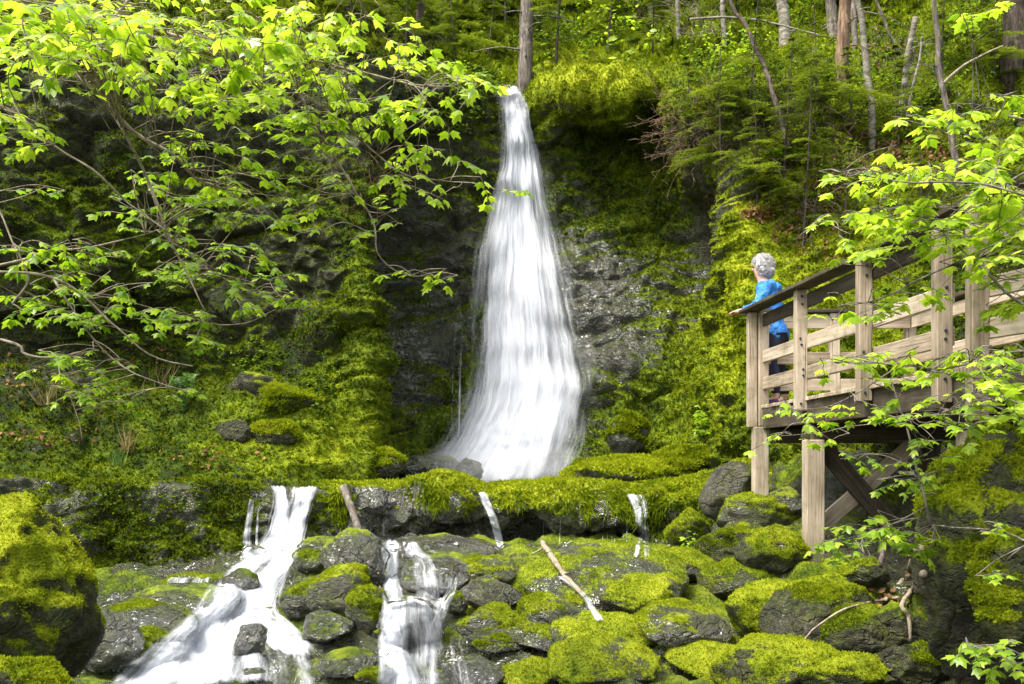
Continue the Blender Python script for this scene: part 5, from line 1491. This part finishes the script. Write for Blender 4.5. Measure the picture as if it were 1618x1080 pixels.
trunk_tree('spruce_tree', 'tall grey spruce trunk standing directly above the lip of the waterfall', [(830, 128, 22.5), (831, 60, 22.5), (832, 0, 22.5), (832, -160, 22.5)], .16, .12, 'bark', 14)
trunk_tree('birch_tree', 'pale thin trunk behind the moss cap over the falls', [(1072, 60, 23), (1072, 0, 23), (1074, -120, 23)], .06, .05, 'birch', 3)
trunk_tree('birch_tree', 'slender pale trunk with broken bark above the brown brush', [(1145, 75, 20), (1143, 30, 20), (1140, -100, 20)], .06, .05, 'birch', 3)
trunk_tree('tree', 'stout mottled trunk on the yellow moss knoll', [(1240, 72, 19.5), (1240, 30, 19.5), (1232, -20, 19.5), (1228, -150, 19.5)], .13, .10, 'birch', 4)
trunk_tree('tree', 'leaning dark thin trunk crossing the brushy slope', [(1248, 240, 16.5), (1225, 160, 16.7), (1210, 110, 17), (1190, 65, 17.4), (1160, 10, 17.8), (1130, -60, 18)], .045, .03, 'bark_dark', 6)
trunk_tree('tree', 'grey trunk beside the broken brown snag', [(1316, 58, 20), (1314, 20, 20), (1312, -120, 20)], .12, .10, 'bark', 4)
trunk_tree('snag', 'broken brown dead snag with stripped wood', [(1330, 140, 17.8), (1331, 90, 17.8), (1334, 40, 17.8), (1337, -20, 17.8), (1338, -90, 17.8)], .13, .09, 'snag', 5, 'dead tree')
trunk_tree('tree', 'thin grey trunk touching the broken snag on its other side', [(1352, 70, 18.5), (1350, 30, 18.5), (1348, -90, 18.5)], .07, .05, 'bark', 2)
trunk_tree('birch_tree', 'slim pale birch rising from the leaf litter in front of the snag', [(1379, 232, 16.3), (1377, 170, 16.3), (1370, 110, 16.3), (1362, 50, 16.3), (1355, 0, 16.3), (1350, -80, 16.3)], .065, .04, 'birch', 3)
trunk_tree('tree', 'pale dead forked stem curving up from the mossy slope', [(1424, 180, 16.6), (1428, 130, 16.5), (1436, 80, 16.4), (1448, 28, 16.4)], .05, .045, 'birch', 2, 'dead tree')
trunk_tree('tree', 'thin bare stem leaning across the slope beside the forked dead stem', [(1450, 130, 16.8), (1425, 90, 16.8), (1405, 50, 16.8), (1385, 0, 16.8), (1375, -40, 16.8)], .03, .02, 'bark', 2, 'dead tree')
trunk_tree('tree', 'twisted thin pale stem between the forked dead stem and the birch', [(1432, 190, 16.2), (1440, 140, 16.2), (1452, 90, 16.2), (1456, 60, 16.2)], .025, .012, 'birch', 3, 'dead tree')
trunk_tree('tree', 'short crooked grey stem among dead leaves on the slope', [(1512, 262, 14.9), (1503, 220, 14.9), (1495, 170, 14.9), (1485, 110, 14.9), (1478, 40, 14.9), (1472, -60, 14.9)], .05, .035, 'bark', 5)
trunk_tree('tree', 'big dark trunk at the top corner above the lone maple twig', [(1600, 120, 16.5), (1602, 50, 16.5), (1610, -40, 16.5), (1615, -160, 16.5)], .22, .17, 'bark_dark', 3)
for lab, x_, y_, Y_, r_ in (('dark slanting trunk above the cliff beside the fir boughs', 660, 95, 20.5, .10),):
    trunk_tree('tree', lab, [(x_, y_, Y_), (x_ + 3, 40, Y_), (x_ + 8, -140, Y_)], r_, r_ * .8, 'bark_dark', 5)

# a young fir: stem, and whorls of flat drooping boughs with needles
NV = np.array([(-0.10, 0, 0), (0.10, 0, 0), (0, 1, 0.0)])
NTt = np.array([(0, 1, 2)])
def fir_mesh(hgt, rad, seed, thin_=1.25, needle=0.075):
    rng = np.random.default_rng(seed)
    nb, st = MB(), MB()
    st.tube(np.array([(0.02 * math.sin(3 * z), 0.02 * math.cos(2 * z), z * hgt) for z in np.linspace(-0.08, 1, 12)]), 0.011 * hgt ** 0.8, 0.004, 6)
    O, D, S, RR, NN = [], [], [], [], []
    z = 0.10
    while z < 0.99:
        L = rad * (1 - z) ** 0.75 * (0.75 + 0.5 * rng.random())
        for b in range(int(rng.integers(2, 6))):
            if rng.random() < 0.22: continue
            a = 2 * math.pi * rng.random()
            d = np.array([math.cos(a), math.sin(a), 0.0])
            sd = np.array([-math.sin(a), math.cos(a), 0.0])
            Lb = L * (0.4 + 0.9 * rng.random())
            t = np.linspace(0, 1, 7)
            pts = np.array([0, 0, z * hgt]) + d * (t * Lb)[:, None] + np.array([0, 0, 1.0]) * ((0.16 * t - 0.42 * t * t) * Lb)[:, None]
            st.tube(pts, 0.006, 0.002, 3)
            ns = max(4, int(Lb * 15 * thin_))
            rnd0 = rng.random() * 0.5
            for k in range(ns):
                f = 0.18 + 0.82 * k / ns
                p = pts[0] + d * (f * Lb) + np.array([0, 0, (0.16 * f - 0.42 * f * f) * Lb])
                for sg in (-1, 1):
                    l2 = Lb * 0.42 * (1.08 - f) * (0.6 + 0.7 * rng.random())
                    d2 = unit(d * 0.75 + sd * sg + np.array([0, 0, -0.22 + 0.1 * rng.normal()]))
                    m = max(2, int(l2 / 0.028))
                    for j in range(m):
                        q = p + d2 * (l2 * (j + 0.5) / m)
                        for s2 in (-1, 1):
                            O.append(q)
                            D.append(unit(d2 * 0.8 + np.cross(d2, [0, 0, 1.0]) * s2 * 0.9 + 0.15 * rng.normal(size=3)))
                            S.append(needle * (0.7 + 0.6 * rng.random()))
                            RR.append(np.clip(rnd0 + 0.35 * f + 0.15 * rng.normal(), 0, 1))
        z += 0.055 + 0.035 * rng.random()
    O, D, S, RR = np.array(O), np.array(D), np.array(S), np.array(RR)
    up = np.array([0, 0, 1.0]) + 0.3 * rng.normal(size=O.shape)
    X = unit(np.cross(D, up))
    Z = np.cross(X, D)
    nb.instances(NV, NTt, O, X, D, Z, S, rnd=RR)
    V = np.vstack(st.V)
    stem = make_mesh('stem', V, np.vstack(st.Q), np.vstack(st.T), M['bark_dark'])
    fol = make_mesh('boughs', np.vstack(nb.V), None, np.vstack(nb.T), M['needle'], dict(rnd=np.concatenate(nb.A['rnd'])), smooth=False)
    return stem, fol
FIRS = [fir_mesh(2.2, 0.80, 1), fir_mesh(3.4, 1.0, 2), fir_mesh(1.4, 0.62, 3), fir_mesh(6.5, 1.7, 4, 0.8, 0.12)]
def fir(kind, px_, py_, label, scale=1.0, group=None, Y=None):
    h, _ = hit(px_, py_, WALLB)
    if h is None: return
    t = empty('fir_tree', tuple(h - np.array([0, 0, 0.05])), label, 'fir tree', group)
    t.rotation_euler = (0.06 * RNG.normal(), 0.06 * RNG.normal(), 6.28 * RNG.random())
    t.scale = (scale * (0.9 + 0.2 * RNG.random()),) * 3
    link('stem', FIRS[kind][0], t)
    link('boughs', FIRS[kind][1], t)
    return t
G1 = 'young firs on the slope behind the boardwalk'
for k, x_, y_, lab, s_ in [
 (1, 1268, 395, 'slim young fir on the mossy slope above the visitor', .95), (0, 1195, 305, 'young fir at the brink of the dark overhang', .9), (2, 1330, 370, 'small fir in front of the leaf litter behind the railing', .9),
 (0, 1140, 262, 'brushy young fir above the dark overhang', .9), (0, 1240, 290, 'bushy fir below the leaning dark trunk', 1.0), (2, 1100, 215, 'small fir beside the moss cap of the falls', 1.0),
 (0, 1180, 195, 'green fir in front of the slender pale trunk', 1.1), (0, 1290, 200, 'fir with level boughs left of the black hollow', 1.1), (2, 1420, 215, 'little dark fir at the foot of the forked dead stem', 1.1),
 (2, 1345, 215, 'low fir spreading below the broken snag', 1.0), (1, 1490, 120, 'light fir above the crooked grey stem', .9), (0, 1570, 130, 'fir in the shade of the big dark trunk', 1.1), (2, 1455, 330, 'tiny fir behind the maple spray', .9), (2, 1218, 345, 'little fir just above the moss nose by the visitor', .7)]:
    fir(k, x_, y_, lab, s_, G1)
G2 = 'firs of the forest above the waterfall'
for k, x_, y_, s_, lab in [
 (1, 770, 95, 1.0, 'fir leaning out beside the spruce trunk above the falls'), (0, 720, 110, 1.1, 'low fir at the cliff edge beside the waterfall lip'), (1, 640, 90, 1.0, 'dark fir above the maple tips'), (1, 560, 80, 1.0, 'dark fir on the cliff top beyond the maple crown'),
 (1, 880, 95, 1.1, 'fir right behind the moss cap'), (1, 960, 85, 1.0, 'pale green fir above the moss cap'), (1, 1030, 85, 1.0, 'fir between the moss cap and the brown brush'), (3, 700, 55, 1.0, 'tall fir in the dark forest left of the spruce trunk'), (3, 800, 40, 1.0, 'tall fir straight behind the spruce trunk'),
 (3, 1010, 30, 1.0, 'tall fir above the brown brush'), (3, 1200, 15, .8, 'tall fir beyond the yellow moss knoll'), (3, 1400, 5, .9, 'tall fir above the forked dead stem'),
 (3, 580, 40, 1.0, 'tall dark fir above the cliff'),]:
    fir(k, x_, y_, lab, s_, G2)
# fir boughs need no more than this; bare brown brush hangs over the overhang
def brush(label, cx, cyy, rx, ry, n, ln, mat='bark_dark', name='dead_brush'):
    h0, _ = hit(cx, cyy, WALLB)
    t = empty(name, tuple(h0), label, 'brush')
    mb = MB()
    for _ in range(n):
        x_, y_ = cx + rx * RNG.normal() * .5, cyy + ry * RNG.normal() * .5
        h, nn = hit(x_, y_, WALLB)
        if h is None: continue
        if h @ nn > 0: nn = -nn
        d = unit(nn + 0.7 * RNG.normal(size=3) + np.array([0, -0.2, 0.25]))
        L = ln * (0.4 + 0.9 * RNG.random())
        p = curve([h, h + d * L * .5 + 0.06 * RNG.normal(size=3), h + d * L + np.array([0, 0, -0.3 * L]) + 0.10 * RNG.normal(size=3)], 6)
        mb.tube(p, .006, .003, 3)
        for k in range(3):
            q = p[2 + k]
            d3 = unit(d + 1.0 * RNG.normal(size=3))
            mb.tube(np.array([q, q + d3 * L * .2 + 0.02 * RNG.normal(size=3), q + d3 * L * .4]), .004, .002, 3)
    mb.build('twiggy_bush', M[mat], t, origin=h0)
brush('dry grey brown brush tumbling over the dark overhang', 1085, 215, 60, 70, 110, .6, 'snag')
brush('thicket of bare brown twigs above the overhang nose', 1150, 205, 80, 70, 110, .5, 'bark_dark')
brush('dry twigs hanging down the cliff edge by the maple', 585, 290, 50, 60, 90, .5, 'straw')
brush('fine bare twigs tangled among the firs above the boardwalk', 1240, 190, 90, 70, 130, .6, 'bark_dark')
brush('brown twiggy tangle below the snag', 1340, 250, 80, 60, 90, .5, 'snag')
brush('dead twigs crossing the slope beside the slim pale birch', 1420, 120, 70, 60, 70, .7, 'bark')
brush('bare roots and twigs trailing over the slope above the visitor', 1290, 350, 50, 60, 60, .45, 'bark_dark')
brush('dead pale branches spread above the brown brush', 1095, 40, 70, 40, 70, .9, 'twig')
brush('dark brush at the top of the shady cliff', 640, 60, 90, 40, 120, .9, 'bark_dark')

def shrub(label, cx, cyy, rx, ry, n, size, warm, mat='leaf_far', name='shrub', reach=0.3, cat='shrub', group=None):
    h0, _ = hit(cx, cyy)
    if h0 is None: return
    t = empty(name, tuple(h0), label, cat, group)
    lv, tw = Leaves(), []
    for _ in range(n):
        x_, y_ = cx + rx * RNG.normal() * .5, cyy + ry * RNG.normal() * .5
        h, nn = hit(x_, y_)
        if h is None: continue
        if h @ nn > 0: nn = -nn
        d = unit(nn * .7 + np.array([0, 0, .8]) + .5 * RNG.normal(size=3))
        L = reach * (.3 + RNG.random())
        tip = h + d * L
        tw.append(np.array([h, h + d * L * .5 + .02 * RNG.normal(size=3), tip]))
        for k in range(int(RNG.integers(3, 7))):
            a = RNG.normal(size=3) * np.array([1, 1, .25])
            lv.add(tip - d * L * .5 * RNG.random(), a, size * (.6 + .8 * RNG.random()), np.clip(warm + .25 * RNG.normal(), 0, 1))
    lv.build(mat, t, 0.45, SV, ST, origin=h0, stems=tw)
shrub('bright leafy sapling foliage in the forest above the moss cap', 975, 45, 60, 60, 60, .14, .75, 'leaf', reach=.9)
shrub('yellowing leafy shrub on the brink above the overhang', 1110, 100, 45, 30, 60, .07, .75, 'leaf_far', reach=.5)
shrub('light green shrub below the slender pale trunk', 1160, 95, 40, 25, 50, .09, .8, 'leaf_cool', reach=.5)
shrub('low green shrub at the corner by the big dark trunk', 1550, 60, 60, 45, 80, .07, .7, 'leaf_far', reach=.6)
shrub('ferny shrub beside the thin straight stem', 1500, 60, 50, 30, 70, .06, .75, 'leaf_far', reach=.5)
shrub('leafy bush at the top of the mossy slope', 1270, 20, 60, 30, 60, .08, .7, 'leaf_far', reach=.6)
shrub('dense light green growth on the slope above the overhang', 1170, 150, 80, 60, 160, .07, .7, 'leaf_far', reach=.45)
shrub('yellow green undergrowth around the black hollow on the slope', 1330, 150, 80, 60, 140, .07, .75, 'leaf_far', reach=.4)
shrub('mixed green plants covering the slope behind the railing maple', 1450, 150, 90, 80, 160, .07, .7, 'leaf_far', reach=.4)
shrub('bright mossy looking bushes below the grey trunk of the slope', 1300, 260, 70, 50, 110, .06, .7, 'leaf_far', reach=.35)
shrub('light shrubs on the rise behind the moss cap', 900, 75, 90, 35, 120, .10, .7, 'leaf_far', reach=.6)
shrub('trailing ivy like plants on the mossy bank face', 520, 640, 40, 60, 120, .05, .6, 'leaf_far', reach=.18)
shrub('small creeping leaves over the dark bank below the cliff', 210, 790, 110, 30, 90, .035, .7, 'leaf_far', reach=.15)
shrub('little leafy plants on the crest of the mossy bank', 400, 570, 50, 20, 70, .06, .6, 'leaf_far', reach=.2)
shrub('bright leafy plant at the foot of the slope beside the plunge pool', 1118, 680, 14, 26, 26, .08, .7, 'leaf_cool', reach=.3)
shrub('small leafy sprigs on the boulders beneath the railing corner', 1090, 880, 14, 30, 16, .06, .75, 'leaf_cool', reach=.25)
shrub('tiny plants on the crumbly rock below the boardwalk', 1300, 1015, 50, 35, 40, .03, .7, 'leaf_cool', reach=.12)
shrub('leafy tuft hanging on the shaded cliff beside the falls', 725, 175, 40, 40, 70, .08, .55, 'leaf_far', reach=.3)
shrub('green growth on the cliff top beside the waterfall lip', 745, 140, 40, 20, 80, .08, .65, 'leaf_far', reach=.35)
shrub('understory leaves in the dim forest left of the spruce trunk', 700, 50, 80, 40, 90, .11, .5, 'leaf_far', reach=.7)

def fern(label, px_, py_, n, ln, mat='fern', group=None, lift=.8):
    h, _ = hit(px_, py_)
    if h is None: return
    t = empty('fern', tuple(h), label, 'fern', group)
    mb = MB()
    for i in range(n):
        a = 2 * math.pi * (i + RNG.random() * .6) / n
        d = np.array([math.cos(a), math.sin(a), 0])
        L = ln * (.7 + .5 * RNG.random())
        tt = np.linspace(0, 1, 22)
        pts = h + d * (tt * L * (.75 if lift < 1 else .38))[:, None] + np.array([0, 0, 1.0]) * ((lift * tt - .75 * lift * tt ** 2.2) * L)[:, None]
        tg = unit(np.gradient(pts, axis=0))
        sd = unit(np.cross(tg, [0, 0, 1.0]))
        up = np.cross(sd, tg)
        mb.tube(pts, .006, .002, 3, rnd=.3)
        for sg in (-1, 1):
            D = unit(sd * sg + tg * .45 - up * .1)
            S = (.30 if lift < 1 else .17) * L * np.sin(np.pi * np.clip(tt * .93 + .07, 0, 1)) ** .8
            X = unit(np.cross(D, up))
            mb.instances(np.array([(-.13, 0, 0), (.13, 0, 0), (.09, .6, -.03), (-.09, .6, -.03), (0, 1, -.08)]), np.array([(0, 1, 2), (0, 2, 3), (3, 2, 4)]), pts, X, D, np.cross(X, D), np.maximum(S, .01), rnd=np.clip(.5 + .25 * RNG.normal(size=22), 0, 1))
    mb.build('frond', M[mat], t, origin=h)
fern('tall blue green fern on the mossy bank under the maple twigs', 290, 655, 12, .62, lift=2.4)
fern('fern hidden in the shade behind the pale maple twigs', 235, 520, 9, .5)
fern('small fern on the dark bank above the ledge', 150, 500, 8, .5)
fern('light green fern by the boulders at the end of the ledge', 1098, 885, 7, .34, 'leaf_cool')
fern('fern on the slope below the overhang nose', 1240, 255, 8, .5, 'leaf_cool')
fern('tiny fern on the crumbly rock below the boardwalk leg', 1290, 985, 6, .16, 'leaf_cool')

def grass(label, px_, py_, n, ln, mat, spread=.12, group=None):
    h, _ = hit(px_, py_)
    if h is None: return
    mb = MB()
    a = 2 * np.pi * RNG.random(n)
    O = h + np.stack([np.cos(a), np.sin(a), 0 * a], 1) * (spread * RNG.random(n))[:, None]
    D = unit(np.stack([.35 * RNG.normal(size=n), .35 * RNG.normal(size=n), np.ones(n)], 1))
    X = unit(np.cross(D, RNG.normal(size=(n, 3))))
    S = ln * (.4 + .8 * RNG.random(n))
    mb.instances(np.array([(-.5, 0, 0), (.5, 0, 0), (.35, .55, .03), (-.35, .55, .03), (0, 1, .10)]), np.array([(0, 1, 2), (0, 2, 3), (3, 2, 4)]), O, X, D, np.cross(X, D), np.stack([np.full(n, .014), S, S], 1), rnd=RNG.random(n))
    o = mb.build('grass_tuft', M[mat], smooth=False)
    return tag(o, label, 'grass', group)
grass('dry straw coloured grass tuft on the bank above the pool', 200, 715, 50, .5, 'straw')
grass('faded grass clump hanging below the cliff shade', 255, 610, 50, .45, 'straw', .2)
grass('dry grass blades beside the pale maple branches', 80, 640, 50, .45, 'straw', .2)
grass('green blades at the foot of the bank beside the straw tuft', 185, 735, 40, .3, 'fern', .15)

# fallen leaves and needles on the ground
def litter(regs, name, sc_=1.0):
    O, N_ = [], []
    for cx, cyy, rx, ry, n in regs:
        for _ in range(n):
            h, nn = hit(cx + rx * RNG.normal() * .5, cyy + ry * RNG.normal() * .5)
            if h is None: continue
            if h @ nn > 0: nn = -nn
            O.append(h + nn * .035 * sc_); N_.append(nn)
    O, N_ = np.array(O), np.array(N_)
    x, y, z = frames(N_, spread=.45)
    mb = MB()
    n = len(O)
    mb.instances(SV, ST, O, x, y, z, sc_ * (.035 + .05 * RNG.random(n)), rnd=RNG.random(n))
    return tag(mb.build(name, M['dead'], smooth=False), kind='stuff')
litter([(1460, 240, 120, 40, 380), (1385, 120, 30, 60, 80), (1195, 335, 25, 14, 130), (1300, 320, 50, 50, 130), (1240, 360, 30, 40, 70), (1310, 400, 70, 50, 60), (1400, 60, 60, 50, 50)], 'fallen_leaves')
litter([(60, 690, 80, 16, 50), (330, 725, 80, 18, 40), (220, 560, 90, 30, 50), (20, 600, 60, 50, 30)], 'fallen_leaves')
litter([(1380, 1040, 80, 30, 60), (1400, 960, 60, 50, 60), (1330, 1060, 40, 14, 40)], 'fallen_leaves')
litter([(950, 990, 260, 120, 45), (1180, 960, 160, 140, 60), (540, 960, 120, 100, 20), (900, 790, 300, 20, 25), (230, 1000, 100, 60, 14)], 'fallen_leaves', .55)

# ------------------------------------------------------------------ driftwood, log and roots
def stick(name, label, spec, r0, r1, mat, cat, lift=0.03, forks=()):
    pts = []
    for q in spec:
        if len(q) == 3: pts.append(P(*q)); continue
        h, nn = hit(*q, WATB)
        pts.append(h * (1 - lift / np.linalg.norm(h)))
    p = curve(pts, 26)
    p = p + .012 * np.stack([fbm(p + 3 * i, 5, 3, 80 + i) for i in range(3)], 1)
    o = p[0].copy()
    if not forks:
        mb = MB(); mb.tube(p, r0, r1, 8, .2)
        ob = mb.build(name, M[mat], origin=o)
        ob.location = o
        return tag(ob, label, cat)
    t = empty(name, tuple(o), label, cat)
    mb = MB(); mb.tube(p, r0, r1, 8, .2); mb.build('stem', M[mat], t, origin=o)
    for f, d, L in forks:
        q = p[int(f * 25)]
        d = unit(d)
        mb = MB(); mb.tube(curve([q, q + d * L * .5 + .01 * RNG.normal(size=3), q + d * L + .03 * RNG.normal(size=3)], 8), r1, r1 * .4, 5)
        mb.build('fork', M[mat], t, origin=o)
    return t
stick('fallen_branch', 'bare crooked branch lying across the flat slab in the stream', [(856, 856, 13.0), (872, 880), (890, 905), (905, 922), (925, 943)], .034, .018, 'twig', 'branch', .05, [(.08, (-.6, -.1, -.35), .18), (.55, (.3, -.5, .2), .16)])
stick('log', 'short grey log propped against the ledge between the cascades', [(543, 768, 14.1), (552, 795, 13.95), (562, 825, 13.75), (574, 855, 13.5)], .062, .05, 'bark', 'log')
stick('stick', 'thin reddish stick wedged beside the dark round rock', [(598, 905), (600, 925), (606, 940)], .014, .010, 'snag', 'stick', .04)
stick('root', 'thick pale root curving down the dark bank', [(1452, 868), (1438, 897), (1422, 922), (1398, 948)], .034, .018, 'twig', 'root', .06)
stick('root', 'forked root beneath the thick pale root', [(1458, 905), (1442, 930), (1426, 955), (1436, 975), (1440, 1012)], .024, .012, 'twig', 'root', .06, [(.5, (-.3, -.2, -.6), .3)])
stick('root', 'short dark root hanging under the sapling leaves', [(1395, 852, 9.3), (1393, 885, 9.25), (1385, 920, 9.1)], .032, .016, 'bark', 'root', .06)
stick('root', 'thin root creeping over the layered rock face', [(1420, 945), (1395, 948), (1370, 952), (1330, 965), (1290, 990), (1270, 1010)], .013, .006, 'twig', 'root', .04)
stick('fallen_branch', 'long pale dead branch lying along the upper slope behind the trunks', [(1090, 30, 19.5), (1150, 27, 19.3), (1205, 33, 19.2), (1255, 45, 19.0), (1305, 58, 18.9)], .026, .016, 'birch', 'branch')
stick('fallen_branch', 'thin dead branch slanting over the slope beside the maple tips', [(1490, 132, 15.2), (1520, 105, 15.1), (1550, 88, 15.0), (1585, 72, 14.9)], .025, .012, 'twig', 'branch')
